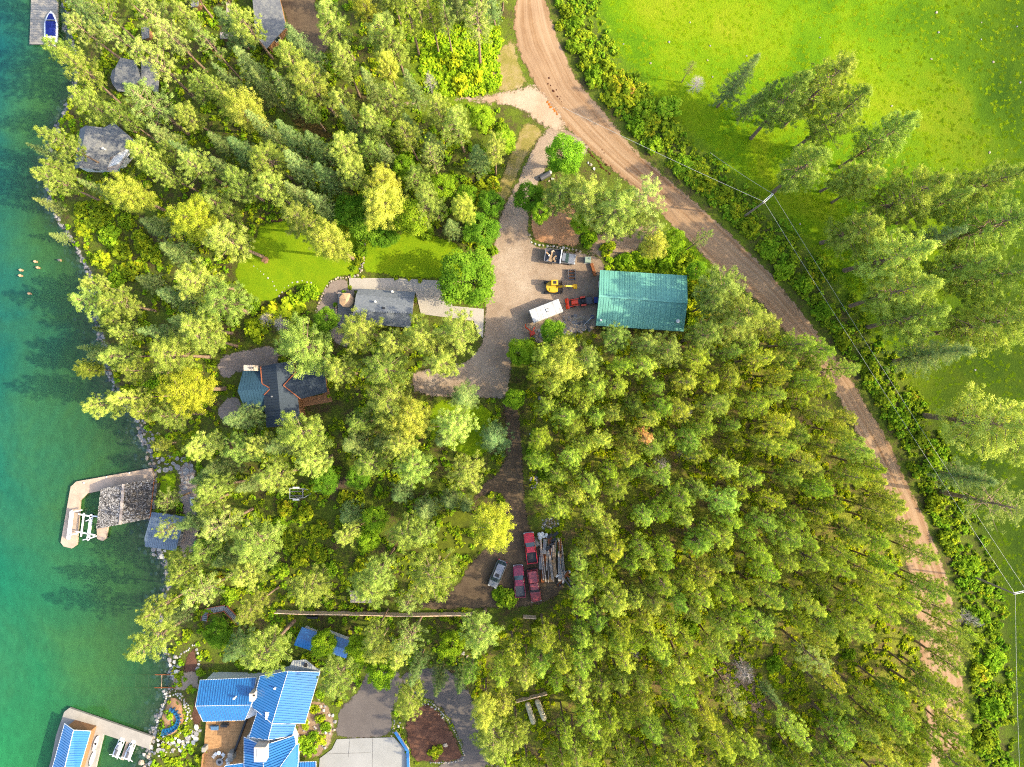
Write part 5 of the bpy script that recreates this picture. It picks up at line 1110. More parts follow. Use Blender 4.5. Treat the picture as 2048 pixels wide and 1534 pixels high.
B().bar((L/2, -.7, .5), (L/2 + 1.3, 0, .5), .1).part('drawbar', MATS['black'], t); B().bar((L/2, .7, .5), (L/2 + 1.3, 0, .5), .1).part('drawbar', MATS['black'], t); wheels(t, (-.5, .4), 1.15, .36)
# tractor
A, Bp = P(1134, 608, .9), P(1176, 602, .9); hd = math.atan2(A.y - Bp.y, A.x - Bp.x); c = P(1156, 605, .1); plain('tractor_orange', (.50, .035, .006), .4, .4, var=.1); O = MATS['tractor_orange']
t = thing('loader_tractor', 'orange compact tractor with front loader between trailer and barn', 'tractor', (c.x, c.y, .06), hd)
B().loft([ring(1.3, .32, .6, 1.15), ring(1.2, .4, .55, 1.3), ring(.1, .4, .55, 1.4)]).part('hood', O, t); B().box((-.6, 0, .75), (1.5, .8, .3)).part('chassis', MATS['black'], t)
B().box((-.75, 0, 1.1), (.5, .55, .5)).part('seat', MATS['black'], t, bevel=.06)
for s in (-1, 1):
    B().box((-.85, s * .72, 1.12), (1.0, .34, .12)).part('fender', O, t, bevel=.04); B().bar((-.1, s * .58, 1.1), (1.75, s * .58, .75), .12, .16).part('loader_arm', O, t); B().bar((-1.2, s * .5, 1.1), (-1.2, s * .5, 2.1), .07).part('roll_bar', MATS['black'], t)
    for x, r0, w0 in ((1.0, .36, .24), (-.85, .55, .34)):
        o = B().tube([(x, s * .66 - w0 / 2, r0), (x, s * .66 + w0 / 2, r0)], r0, 14).part('wheel', MATS['tyre'], t); B().tube([(x, s * (.66 + w0 * .3), r0), (x, s * (.66 + w0 * .53), r0)], r0 * .55, 10).part('rim', O, o)
B().bar((-1.2, -.5, 2.1), (-1.2, .5, 2.1), .07).part('roll_bar', MATS['black'], t)
B().loft([[(1.75, y, 1.0), (2.0, y, .95), (2.35, y, .25), (1.8, y, .22)] for y in (-.95, .95)]).part('loader_bucket', O, t)
B().box((-2.0, 0, .6), (1.2, 1.3, .35)).part('rear_mower', MATS['dark_steel'], t, bevel=.05); plain('implement_blue', (.02, .04, .16), .5, .3); 
c = P(1192, 601, .1); t = thing('blue_implement', 'dark blue farm implement half under the barn eave', 'machine', (c.x, c.y, .06)); B().box((0, 0, .55), (.9, 1.1, .5)).part('hopper', MATS['implement_blue'], t, bevel=.08); wheels(t, (0,), .65, .28, .18)
B().bar((-.5, 0, .4), (-1.5, 0, .4), .1).part('drawbar', MATS['black'], t)
c = P(1063, 664, .1); t = thing('backhoe_attachment', 'orange backhoe attachment lying by the rubble pile', 'machine', (c.x, c.y, .06), .4)
B().box((0, -.3, .5), (.9, .7, .7)).part('frame', O, t, bevel=.06); B().bar((0, 0, .7), (-.7, 1.1, 1.2), .2, .25).part('boom', O, t); B().bar((-.7, 1.1, 1.2), (-.5, 1.7, .5), .16, .2).part('stick', O, t); B().bar((.3, .1, .4), (.9, .6, .2), .14).part('stabiliser', O, t); B().bar((-.4, -.4, .4), (-.6, -1.0, .1), .14).part('stabiliser', O, t)
c = P(1143, 550, .1); t = thing('steel_skid', 'dark rusty steel rack on the gravel above the excavator', 'rack', (c.x, c.y, .06), 0)
for s in (-1, 1): B().bar((s * .62, -.95, .5), (s * .62, .95, .5), .12, .5).part('side_rail', MATS['dark_steel'], t)
for k in range(7): B().bar((-.6, -.9 + k * .3, .35), (.6, -.9 + k * .3, .35), .14, .1).part('slat', MATS['rust' if k % 2 else 'dark_steel'], t)
c = P(1175, 521, .1); t = thing('utility_box', 'small pale green utility box at the top of the gravel yard', 'utility box', (c.x, c.y, .0)); plain('pale_green', (.17, .22, .17), .5, .3)
B().box((0, 0, .5), (1.0, .95, 1.0)).part('cabinet', MATS['pale_green'], t, bevel=.04); B().box((0, 0, 1.02), (1.1, 1.05, .08)).part('lid', MATS['pale_green'], t, bevel=.02); B().box((0, 0, .05), (1.3, 1.25, .12)).part('plinth', MATS['dock_grey'], t)
c = P(1186, 540, .1); t = thing('timber_beam', 'thick red-brown timber beam lying beside the barn corner', 'timber', (c.x, c.y, .06), math.radians(-73)); B().box((0, 0, .35), (2.4, .55, .55)).part('beam', MATS['rust'], t, bevel=.05); B().box((-1.0, 0, .04), (.2, .9, .12)).part('bearer', MATS['log_wood'], t); B().box((1.0, 0, .04), (.2, .9, .12)).part('bearer', MATS['log_wood'], t)
c = P(1178, 640, .1); t = thing('pole_tool', 'white pole with ringed head lying by the rubble', 'tool', (c.x, c.y, .06), math.radians(43)); B().tube([(-1.2, 0, .3), (.8, 0, .35)], .06, 8).part('pole', MATS['white_trim'], t); B().tube([(.8 + .3 * math.cos(a * .7), .3 * math.sin(a * .7), .35) for a in range(10)], .06, 6).part('ring', MATS['implement_blue'], t)

# ------------------------------------------------------------------ stones, fences, small things
plain('rock_grey', (.20, .19, .18), .95, .1, var=.35, scale=2.5, bump=.4); plain('rock_tan', (.28, .23, .17), .95, .1, var=.3, scale=2.5, bump=.4); plain('rock_white', (.33, .315, .28), .95, .1, var=.2, scale=3, bump=.4); plain('rock_dark', (.10, .10, .105), .95, .1, var=.3, scale=2.5, bump=.4)
def rock_mesh(seed, mat, flat=.6):
    rg = np.random.default_rng(seed); bm = bmesh.new(); bmesh.ops.create_icosphere(bm, subdivisions=1, radius=1.0)
    for v in bm.verts: v.co = v.co * rg.uniform(.72, 1.12); v.co.z *= flat
    me = bpy.data.meshes.new('rock'); bm.to_mesh(me); bm.free(); me.materials.append(MATS[mat]); return me
ROCKS = {m: [rock_mesh(i * 7 + len(m), m) for i in range(4)] for m in ('rock_grey', 'rock_tan', 'rock_white', 'rock_dark')}
FLAGS = []
for i in range(5):
    rg = random.Random(i); k = rg.choice([5, 6, 6, 7]); FLAGS.append([(math.cos(6.283 * (j + rg.uniform(-.2, .2)) / k) * rg.uniform(.8, 1.05), math.sin(6.283 * (j + rg.uniform(-.2, .2)) / k) * rg.uniform(.8, 1.05)) for j in range(k)])
FLAGM = {m: [B().prism(f, -.5, .5).mesh('flagstone', MATS[m], bevel=.0) for f in FLAGS] for m in ('rock_grey', 'rock_white', 'rock_tan')}
rk = random.Random(3)
def rocks(name, label, cat, spots_, mats=('rock_grey',), part='rock', z=None):
    x0, y0 = spots_[0][:2]; b = P(x0, y0, z); t = thing(name, label, cat, b)
    for (px, py, r) in spots_:
        q = P(px, py, z); R = r * (CAM_H - q.z) / FPX; o = obj(part, rk.choice(ROCKS[rk.choice(mats)]), t)
        o.location = q - b + Vector((0, 0, R * .2)); o.scale = (R, R * rk.uniform(.7, 1.0), R * rk.uniform(.7, 1.1)); o.rotation_euler = (rk.uniform(-.3, .3), rk.uniform(-.3, .3), rk.uniform(0, 6.28))
    return t
def along(pts, step, r, jit=1.0):
    out = []
    for (x0, y0), (x1, y1) in zip(pts, pts[1:]):
        L = math.hypot(x1 - x0, y1 - y0); n = max(1, int(L / step))
        for i in range(n): out.append((x0 + (x1 - x0) * i / n + rk.uniform(-jit, jit), y0 + (y1 - y0) * i / n + rk.uniform(-jit, jit), r * rk.uniform(.65, 1.25)))
    return out
def within(poly, n, r, rmin=.5, sep=1.1):
    a = np.array(poly, float); out = []
    for _ in range(n * 12):
        x = rk.uniform(a[:, 0].min(), a[:, 0].max()); y = rk.uniform(a[:, 1].min(), a[:, 1].max()); rr = r * rk.uniform(rmin, 1.3)
        if in_poly(np.array([[x, y]]), a)[0] and all((x - p) ** 2 + (y - q) ** 2 > (sep * (rr + s) * .8) ** 2 for p, q, s in out): out.append((x, y, rr))
        if len(out) >= n: break
    return out
def flags(name, label, spots_, mats=('rock_grey',), dz=.10):
    b = P(*spots_[0][:2]); t = thing(name, label, 'paving', b)
    for px, py, r in spots_:
        q = P(px, py); R = r * (CAM_H - q.z) / FPX; o = obj('flagstone', rk.choice(FLAGM[rk.choice(mats)]), t)
        o.location = q - b + Vector((0, 0, dz)); o.scale = (R, R * rk.uniform(.75, 1.0), .12); o.rotation_euler = (0, 0, rk.uniform(0, 6.28))
    return t
rocks('stone_edging', 'row of pale boulders edging the bark island above the truck', 'stone edging', along([(1060,470),(1064,484),(1078,490),(1095,492),(1120,495),(1145,499),(1168,504)], 6, 3.2), ('rock_tan', 'rock_white'))
rocks('rubble_pile', 'grey broken stone pile beside the white trailer', 'rubble', within([(1062,672),(1075,655),(1100,648),(1130,632),(1165,632),(1185,640),(1180,660),(1150,672),(1115,672),(1080,690),(1058,690)], 90, 4.6, .5, .75), ('rock_grey', 'rock_dark', 'rock_grey', 'rock_tan'))
rocks('garden_wall', 'curved dry stone garden wall between the two lawns', 'stone wall', along([(728,488),(727,515),(724,540),(716,551),(702,553)], 5, 3.4, .8) + along([(724,500),(722,530),(716,546)], 6, 2.6, .8), ('rock_tan', 'rock_grey'))
rocks('patio_wall', 'low tan stone wall curving round the patio edge', 'stone wall', along([(702,554),(676,556),(658,566),(648,582),(640,602),(630,625)], 5, 2.6, .8), ('rock_tan',))
rocks('stepping_stones', 'arc of pale stepping stones round the garden bed', 'stepping stones', along([(558,592),(570,576),(585,566),(605,562),(622,566),(632,574)], 7, 2.2, .6), ('rock_white',))
rocks('stepping_stones', 'line of pale stepping stones crossing the upper lawn to the wood', 'stepping stones', along([(508,532),(528,548),(545,564),(552,580),(556,592)], 8, 2.0, .8), ('rock_white',))
rocks('shore_riprap', 'grey riprap boulders along the shore above the dock', 'riprap', within([(274,842),(286,838),(300,860),(318,868),(330,880),(322,900),(312,925),(304,938),(296,920),(284,890),(276,868)], 46, 5.2, .6, .9), ('rock_grey', 'rock_tan', 'rock_dark'))
rocks('north_shore_stones', 'dark stones along the brushy northern shore', 'riprap', along([(98,400),(112,430),(132,460),(166,520),(180,555),(186,600),(192,640),(204,680),(212,735),(232,790),(258,825)], 7, 3.6, 4), ('rock_grey', 'rock_dark', 'rock_grey'))
rocks('south_shore_stones', 'white boulders on the shore by the flagstone path', 'riprap', within([(336,1318),(352,1312),(362,1330),(352,1350),(338,1345)], 10, 6, .7, .9) + along([(356,1316),(372,1302),(388,1288)], 5, 2.6, 1.5), ('rock_white', 'rock_grey'))
rocks('corner_boulders', 'big dark boulders at the bottom edge below the dock', 'riprap', [(283,1524,8),(297,1512,6),(302,1525,7),(288,1508,5),(310,1506,5)] + along([(296,1500),(318,1510),(340,1505),(360,1492),(380,1475),(395,1458)], 5, 3.2, 2.5), ('rock_dark', 'rock_tan', 'rock_white'))
rocks('bed_stone_wall', 'white cobble wall edging the walled mulch bed', 'stone wall', along([(848,1400),(862,1404),(880,1420),(896,1440),(910,1465),(922,1490),(929,1510),(924,1520),(900,1525),(870,1525),(856,1524)], 4, 2.0, .7) + along([(846,1406),(862,1412),(880,1430),(894,1450)], 5, 2.6, 2) + along([(790,1440),(786,1460),(784,1475)], 4, 2.2, 1.5) + [(891,1490,6),(800,1445,3),(797,1452,4),(806,1455,3)], ('rock_white', 'rock_grey', 'rock_tan'))
rocks('drive_rocks', 'strip of tan rubble climbing between pines above the asphalt lane', 'rubble', along([(902,1275),(910,1300),(928,1312),(945,1325),(958,1330)], 5, 3.2, 5), ('rock_tan', 'rock_white'))
rocks('rock_garden', 'pale rocks among flowers beside the blue house', 'rock garden', along([(640,1400),(650,1412),(628,1420),(668,1428),(664,1470),(640,1465),(612,1440),(606,1460),(600,1500),(660,1492)], 9, 4, 5), ('rock_white', 'rock_tan', 'rock_grey'))
rocks('track_stones', 'small pile of pale stones right of the forest track', 'stone pile', within([(1060,950),(1076,952),(1074,974),(1062,976)], 22, 2.8, .6, .8), ('rock_grey', 'rock_white'))
rocks('firewood_heap', 'heap of split firewood and stones above the lumber pile', 'wood heap', within([(1082,1038),(1118,1032),(1120,1052),(1085,1060)], 40, 2.2, .6, .7), ('rock_tan', 'rock_white', 'rock_dark'))
rocks('track_edge_stones', 'few pale stones by the lush shrubs right of the track', 'stone pile', [(1066,862,4),(1072,866,3),(1080,796,5),(1060,868,2.5)], ('rock_white', 'rock_grey'))
rocks('meadow_stones', 'grey stones scattered through the meadow grass', 'stones', [(1380,45,2),(1338,84,3),(1301,127,2.5),(1420,92,2.5),(1247,88,2),(1493,112,1.8),(1415,121,2),(1425,154,2),(1873,25,3.5),(1877,65,3),(1963,45,2),(2034,53,2),(1986,124,3),(1862,118,3),(1783,212,3),(2040,165,2.5),(1979,305,3),(1962,79,2),(1640,75,2),(1950,740,2.5),(1600,448,2.5)], ('rock_grey', 'rock_tan'))
flags('flagstone_terrace', 'grey flagstone terrace at the landward end of the pinkish dock', within([(308,938),(322,915),(345,905),(372,912),(385,930),(385,960),(370,980),(358,940),(325,945),(318,965),(310,962)], 40, 7.0, .6, .98))
flags('flagstone_path', 'stepping flagstones leading down from the curved boardwalk', [(392,1290,3.6),(394,1299,3.4),(396,1306,3),(400,1312,3),(400,1320,3.4),(398,1328,3.4),(396,1338,6)], ('rock_white', 'rock_grey'))
flags('dock_flagstones', 'pale flagstone walk from the southern dock towards the deck', within([(300,1480),(330,1478),(352,1486),(380,1462),(400,1450),(406,1462),(392,1484),(360,1502),(330,1506),(300,1500)], 34, 5.5, .7, .95), ('rock_grey', 'rock_white'))
flags('shed_flagstones', 'pale flagstones at the lake side of the grey metal shed', within([(304,1094),(330,1100),(336,1110),(318,1116),(306,1110)], 9, 6, .7, .95), ('rock_grey', 'rock_white'))
sheet('fire_pit_gravel', [(335,1395),(352,1392),(366,1408),(372,1430),(366,1455),(348,1472),(328,1470),(318,1455),(324,1430)], MATS['bark_mulch'], .10, 1, soft=.3)
sheet('pebble_ramp', [(356,1342),(402,1340),(400,1380),(350,1382),(345,1362)], MATS['gravel_pale'], .08, 0, soft=.3)
rocks('fire_pit_border', 'white stone border round the fire pit circle', 'stone edging', along([(334,1392),(352,1388),(368,1404),(376,1430),(370,1458),(350,1476),(326,1474),(313,1456),(320,1428),(334,1392)], 5, 2.8, 1.2) + along([(330,1388),(345,1380),(365,1392),(380,1420),(384,1440)], 5, 2.6, 2), ('rock_white', 'rock_white', 'rock_tan'))
t = rocks('fire_ring', 'round stone fire ring in the middle of the blue chairs', 'fire pit', [(340 + 5 * math.cos(a * .628), 1436 + 5 * math.sin(a * .628), 1.9) for a in range(10)], ('rock_grey',))
plain('chair_blue', (.006, .085, .19), .6, .3, var=.12)
def adirondack(px, py, ang, lab):
    q = P(px, py, None, .12); t = thing('garden_chair', lab, 'chair', q, ang, 'blue chairs round the fire pit'); m = MATS['chair_blue']
    for k in range(4): B().bar((.28 - k * .16, -.27, .36 - k * .03), (.28 - k * .16, .27, .36 - k * .03), .14, .03).part('seat_slat', m, t)
    for k in range(5): B().bar((-.26, -.24 + k * .12, .30), (-.55, -.28 + k * .14, .98), .10, .03, (1, 0, 0)).part('back_slat', m, t)
    for s in (-1, 1):
        B().box((0, s * .36, .55), (.7, .14, .035)).part('armrest', m, t); B().box((.3, s * .33, .27), (.08, .06, .54)).part('leg', m, t); B().bar((.32, s * .30, .3), (-.5, s * .30, .06), .05, .12).part('leg', m, t)
names = ['uppermost', 'second', 'third', 'fourth', 'fifth', 'sixth', 'seventh', 'eighth', 'ninth', 'tenth', 'last']
pts_ = [(346,1418),(351,1422),(355,1427),(358,1433),(358,1439),(356,1445),(353,1450),(348,1454),(343,1457),(337,1459),(331,1461)]
for i, (x, y) in enumerate(pts_): adirondack(x, y, math.atan2(-(1436 - y), 340 - x), 'blue slatted garden chair, %s of the fire pit arc counted from its upper end' % names[i])

# lumber pile: every board its own piece
b = P(1103, 1118); t = thing('lumber_pile', 'long stacked boards and beams beside the parked trucks', 'lumber', b)
for i in range(46):
    x = random.uniform(1080, 1126); y0 = random.uniform(1066, 1120); l = random.uniform(22, 62); y1 = min(1166, y0 + l); z = .15 + .05 * (i % 9) + .12
    sk_ = random.uniform(-3, 5); w = random.choice([.14, .2, .25, .3, .6, 1.0 if i % 5 == 0 else .2])
    B().bar(P(x, y0, z), P(x + sk_, y1, z), w, .06).part('board', MATS[random.choice(['old_plank', 'log_wood', 'fence_wood', 'rust', 'grey_deck', 'log_wood'])], t, world=True)
for x0, y0, x1, y1, z in ((1084,1100,1092,1164,.75), (1096,1092,1104,1160,.8), (1100,1110,1107,1163,.85), (1120,1128,1126,1158,.75), (1081,1096,1087,1160,.7)): B().bar(P(x0, y0, z), P(x1, y1, z), .22, .16).part('beam', MATS['old_plank'], t, world=True)
for x, y in ((1100,1076),(1108,1084),(1112,1072),(1104,1092),(1098,1100)): B().bar(P(x - 5, y, .9), P(x + 4, y - 8, .9), .5, .1).part('tarp_board', MATS['black'], t, world=True)
c = P(1086, 1070, .3); t = thing('plastic_bundle', 'crumpled white plastic bundle on top of the lumber pile', 'bundle', (c.x, c.y, .5)); 
for k in range(7): B().ball((random.uniform(-.7, .7), random.uniform(-.4, .4), .1), random.uniform(.25, .45), 7, 5, .6).part('fold', MATS['white_trim'], t)
c = P(1128, 1150); t = thing('scrap_heap', 'dark scrap and buckets at the foot of the lumber pile', 'scrap', c)
for k in range(9): B().tube([(random.uniform(-1.6, 1.2), random.uniform(-2.2, 1.2), 0), (random.uniform(-1.6, 1.2), random.uniform(-2.2, 1.2), .5)], random.uniform(.15, .3), 8).part('bucket', MATS[random.choice(['black', 'dark_steel', 'rust', 'white_trim'])], t)

# plank fence, panel by panel
def fence(name, label, pts, n, h=1.8):
    a = P(*pts[0]); t = thing(name, label, 'fence', a); b_ = P(*pts[1])
    for i in range(n):
        p = a.lerp(b_, i / n); q = a.lerp(b_, (i + 1) / n); p.z = hz(p.x, p.y); q.z = hz(q.x, q.y); d = (q - p); u = d.normalized()
        pb = B()
        for k in range(14): pb.bar(p + d * ((k + .5) / 14) + Vector((0, 0, .05)), p + d * ((k + .5) / 14) + Vector((0, 0, h + random.uniform(-.02, .02))), d.length / 14.6, .03, (u.y, -u.x, 0))
        pb.part('fence_panel', MATS['fence_wood'], t, world=True)
        B().bar(p + Vector((0, -.08, -.3)), p + Vector((0, -.08, h + .08)), .14).part('post', MATS['cedar_wall'], t, world=True)
        B().bar(p + Vector((0, 0, h + .02)), q + Vector((0, 0, h + .02)), .14, .05).part('cap_rail', MATS['fence_wood'], t, world=True)
fence('plank_fence', 'long brown plank fence running left to right below the parked cars', [(556,1219),(945,1224)], 16, 2.0)
fence('plank_fence', 'short separate piece of brown plank fence below the topper truck', [(1046,1229),(1072,1231)], 1, 1.8)
fence('plank_fence', 'low orange plank screen behind the cream tanks', [(1032,1398),(1094,1382)], 3, 1.4)
c = P(626, 1233); t = thing('garden_bench', 'dark bench standing below the plank fence', 'bench', c)
B().box((0, 0, .45), (2.0, .5, .08)).part('seat', MATS['black'], t); B().box((0, .25, .75), (2.0, .06, .5)).part('backrest', MATS['black'], t)
for s in (-1, 1): B().box((s * .85, 0, .22), (.08, .45, .44)).part('leg', MATS['black'], t)
# cream tanks
plain('tank_cream', (.40, .35, .22), .5, .3, var=.15)
for (x0, y0, x1, y1, lab) in ((1054,1404,1068,1448,'cream propane tank nearer the asphalt lane'), (1073,1398,1090,1441,'cream propane tank nearer the dense stand')):
    a, b_ = P(x0, y0, .9), P(x1, y1, .9); c = (a + b_) / 2; hd = math.atan2(b_.y - a.y, b_.x - a.x); L = (b_ - a).length
    t = thing('propane_tank', lab, 'tank', (c.x, c.y, 0), hd, 'propane tanks'); xs = [-L/2, -L/2 + .12, -L/2 + .4, L/2 - .4, L/2 - .12, L/2]
    B().tube([(x, 0, .95) for x in xs], [.08, .34, .5, .5, .34, .08], 16).part('vessel', MATS['tank_cream'], t, smooth=True); B().tube([(0, 0, 1.4), (0, 0, 1.6)], .16, 10).part('valve_dome', MATS['tank_cream'], t)
    for s in (-1, 1): B().box((s * L * .3, 0, .25), (.2, .8, .6)).part('saddle', MATS['dock_grey'], t)
# boat trailer
c = P(612, 986); t = thing('boat_trailer', 'empty galvanised boat trailer frame in the wood', 'trailer', c)
f = [((-2.9, -.95), (-.1, -.75)), ((-2.9, .95), (-.1, .85)), ((-.1, -.75), (1.6, .35)), ((-.1, .85), (1.6, .35)), ((1.6, .35), (3.1, .55)), ((-2.8, -.95), (-2.8, .95)), ((-.4, -.78), (-.4, .86))]
for (a, b_) in f: B().bar((*a, .55), (*b_, .55), .12, .14).part('frame_rail', MATS['pale_metal'], t)
for s in (-1, 1): B().bar((-2.6, s * .4, .7), (-.4, s * .4, .7), .18, .08).part('bunk', MATS['dark_steel'], t)
wheels(t, (-1.6,), 1.1, .34, .2); B().box((-1.6, -1.1, .75), (1.2, .3, .06)).part('mudguard', MATS['white_trim'], t); B().box((-1.6, 1.1, .75), (1.2, .3, .06)).part('mudguard', MATS['white_trim'], t)
# guesthouse deck, stairs, parasol
g0 = P(700, 620).z
t = thing('patio_deck', 'grey plank deck with steps on the lake side of the guesthouse', 'deck', P(695, 625)); 
for k in range(15): B().bar(P(676, 586 + k * 4.4, g0 + .75), P(705, 588 + k * 4.4, g0 + .75), .36, .06).part('plank', MATS['grey_deck'], t, world=True)
for k in range(7): B().bar(P(674, 634 + k * 3.2, g0 + .65 - k * .09), P(683, 634 + k * 3.2, g0 + .65 - k * .09), .2, .05).part('step', MATS['grey_deck'], t, world=True)
for a, b_ in (((672,612),(672,654)), ((673,586),(706,588))): B().bar(P(*a, g0 + 1.5), P(*b_, g0 + 1.5), .08).part('handrail', MATS['fence_wood'], t, world=True)
plain('canvas_tan', (.40, .26, .15), .8, .1, var=.08); c = P(698, 603, g0 + .8)
t = thing('patio_umbrella', 'open tan patio umbrella on the guesthouse deck', 'umbrella', (P(698, 603, g0 + .8).x, P(698, 603, g0 + .8).y, g0 + .8))
for k in range(8):
    a0, a1 = math.radians(45 * k + 22), math.radians(45 * k + 67); R = 1.35
    B().add([(0, 0, 2.45), (math.cos(a0) * R, math.sin(a0) * R, 1.95), (math.cos(a1) * R, math.sin(a1) * R, 1.95), (0, 0, 2.42), (math.cos(a0) * R, math.sin(a0) * R, 1.92), (math.cos(a1) * R, math.sin(a1) * R, 1.92)], [(0, 1, 2), (5, 4, 3), (1, 4, 5, 2)]).part('canopy_panel', MATS['canvas_tan'], t)
    B().bar((0, 0, 2.40), (math.cos(a0) * R, math.sin(a0) * R, 1.9), .03).part('rib', MATS['dark_steel'], t)
B().tube([(0, 0, 0), (0, 0, 2.55)], .04, 8).part('pole', MATS['dark_steel'], t); B().tube([(0, 0, 0), (0, 0, .12)], .35, 12).part('base', MATS['dark_steel'], t)
for i, (x, y, lab) in enumerate(((691,586,'round pale flower pot above the patio umbrella'), (674,611,'flower pot with leaves left of the patio umbrella'))):
    c = P(x, y); tt = thing('flower_pot', lab, 'pot', (c.x, c.y, c.z)); B().tube([(0, 0, 0), (0, 0, .55)], [.22, .32], 12).part('pot', MATS['rock_tan'], tt)
    o = obj('foliage', BUSHB[i], tt); o.location = (-.2, .1, .5); o.scale = (.5, .5, .5)
# curved boardwalk
bw = [(410,1241),(413,1222),(444,1216),(452,1215),(480,1244)]
b0 = P(440, 1225); t = thing('curved_boardwalk', 'grey plank boardwalk with stairs curving down towards the lake', 'boardwalk', b0); zs = [b0.z - .3, b0.z - .2, b0.z, b0.z + .1, b0.z + 1.6]
for i in range(4):
    a, b_ = P(*bw[i], zs[i]), P(*bw[i + 1], zs[i + 1]); d = b_ - a; n = max(3, int(d.length / .33)); u = Vector((d.x, d.y, 0)).normalized(); nr = Vector((-u.y, u.x, 0))
    for k in range(n):
        c = a + d * ((k + .5) / n) + Vector((0, 0, .35)); B().bar(c - nr * .5, c + nr * .5, .27, .05).part('plank', MATS['grey_metal'], t, world=True)
    for s in (-1, 1): B().bar(a + nr * s * .58 + Vector((0, 0, .42)), b_ + nr * s * .58 + Vector((0, 0, .42)), .08, .3).part('side_board', MATS['copper'], t, world=True)
# deck of the blue house with its furniture
g1 = P(450, 1480).z
t = thing('wooden_deck', 'brown timber deck in front of the blue house', 'deck', P(450, 1490)); dk_poly = [(412,1443),(491,1440),(503,1412),(514,1424),(498,1474),(488,1476),(489,1527),(450,1531),(444,1570),(402,1570)]
B().prism([P(x, y, g1 + .7).xy for x, y in dk_poly], g1 - 1, g1 + .62).part('substructure', MATS['cedar_wall'], t, world=True)
dpw = np.array([P(x, y, g1 + .7).xy[:] for x, y in dk_poly]); yy = dpw[:, 1].min()
while yy < dpw[:, 1].max():
    xs = []
    for i in range(len(dpw)):
        (xa, ya), (xb, yb) = dpw[i], dpw[(i + 1) % len(dpw)]
        if (ya > yy) != (yb > yy): xs.append(xa + (xb - xa) * (yy - ya) / (yb - ya))
    xs.sort()
    for x0, x1 in zip(xs[::2], xs[1::2]): B().box(((x0 + x1) / 2, yy, g1 + .66), (x1 - x0, .265, .06)).part('deck_board', MATS['deck_wood'], t, world=True)
    yy += .28
B().bar(P(466, 1512, g1 + 1.2), P(503, 1412, g1 + 1.2), .3, .9).part('dark_rail', MATS['black'], t, world=True)
B().box(P(464, 1510, g1 + 1.5), (.95, 1.5, 1.8)).part('stone_pillar', MATS['dock_grey'], t, world=True, bevel=.05); B().box(P(410, 1496, g1 + 1.3), (.7, .9, 1.4)).part('stone_pillar', MATS['dock_grey'], t, world=True, bevel=.05)
B().bar(P(407, 1506, g1 + 1.1), P(401, 1565, g1 + 1.1), .12, .8).part('railing', MATS['cedar_wall'], t, world=True)
FU = 'furniture on the timber deck'
def simple_chair(px, py, a, lab, mat='white_trim'):
    q = P(px, py, g1 + .7); t = thing('deck_chair', lab, 'chair', q, a, FU)
    B().box((0, 0, .4), (.62, .62, .1)).part('seat', MATS[mat], t, bevel=.03); B().box((-.32, 0, .75), (.1, .62, .7)).part('backrest', MATS[mat], t, bevel=.03)
    for sx in (-1, 1):
        for sy in (-1, 1): B().box((sx * .26, sy * .26, .18), (.05, .05, .36)).part('leg', MATS['dark_steel'], t)
simple_chair(433, 1506, .8, 'pale deck chair leftmost by the round table'); simple_chair(448, 1507, 2.4, 'pale deck chair right of the round table'); simple_chair(457, 1518, 2.6, 'pale deck chair beside the stone pillar'); simple_chair(458, 1524, 2.9, 'lowest pale deck chair by the grey fire bowl')
q = P(441, 1502, g1 + .7); t = thing('round_table', 'small round white table on the timber deck', 'table', q); B().tube([(0, 0, .68), (0, 0, .73)], .38, 16).part('top', MATS['white_paint'], t); B().tube([(0, 0, 0), (0, 0, .68)], .05, 8).part('leg', MATS['dark_steel'], t)
q = P(441, 1522, g1 + .7); t = thing('fire_bowl', 'round grey fire bowl on the timber deck', 'fire bowl', q); B().tube([(0, 0, 0), (0, 0, .4)], [.55, .68], 18).part('bowl', MATS['grey_deck'], t); B().tube([(0, 0, .4), (0, 0, .44)], .3, 14).part('burner', MATS['black'], t)
q = P(452, 1447, g1 + .7); t = thing('grill', 'black barbecue grill under the blue eave', 'grill', q); B().box((0, 0, .8), (1.3, .6, .4)).part('lid', MATS['black'], t, bevel=.1); B().box((0, 0, .35), (1.2, .55, .6)).part('cart', MATS['dark_steel'], t)
q = P(431, 1454, g1 + .7); t = thing('lounge_seat', 'blue cushioned lounge seat on the timber deck', 'sofa', q); plain('cushion_blue', (.06, .12, .2), .9, .1); B().box((0, 0, .35), (1.4, .8, .3)).part('cushion', MATS['cushion_blue'], t, bevel=.06); B().box((0, .42, .6), (1.4, .15, .5)).part('backrest', MATS['cushion_blue'], t, bevel=.04); B().box((0, 0, .12), (1.3, .75, .18)).part('frame', MATS['dark_steel'], t)
# blue garden wall by the forecourt
t = thing('blue_wall', 'low blue capped wall between forecourt and mulch bed', 'wall', P(805, 1490)); wp = [(791,1462),(816,1500),(819,1580)]
for a, b_ in zip(wp, wp[1:]): p0, p1 = P(*a, .5), P(*b_, .5); B().bar(Vector((p0.x, p0.y, .3)), Vector((p1.x, p1.y, .3)), .35, 1.0).part('wall_run', MATS['stone_cream'], t, world=True); B().bar(Vector((p0.x, p0.y, .86)), Vector((p1.x, p1.y, .86)), .5, .1).part('coping', MATS['blue_metal'], t, world=True)
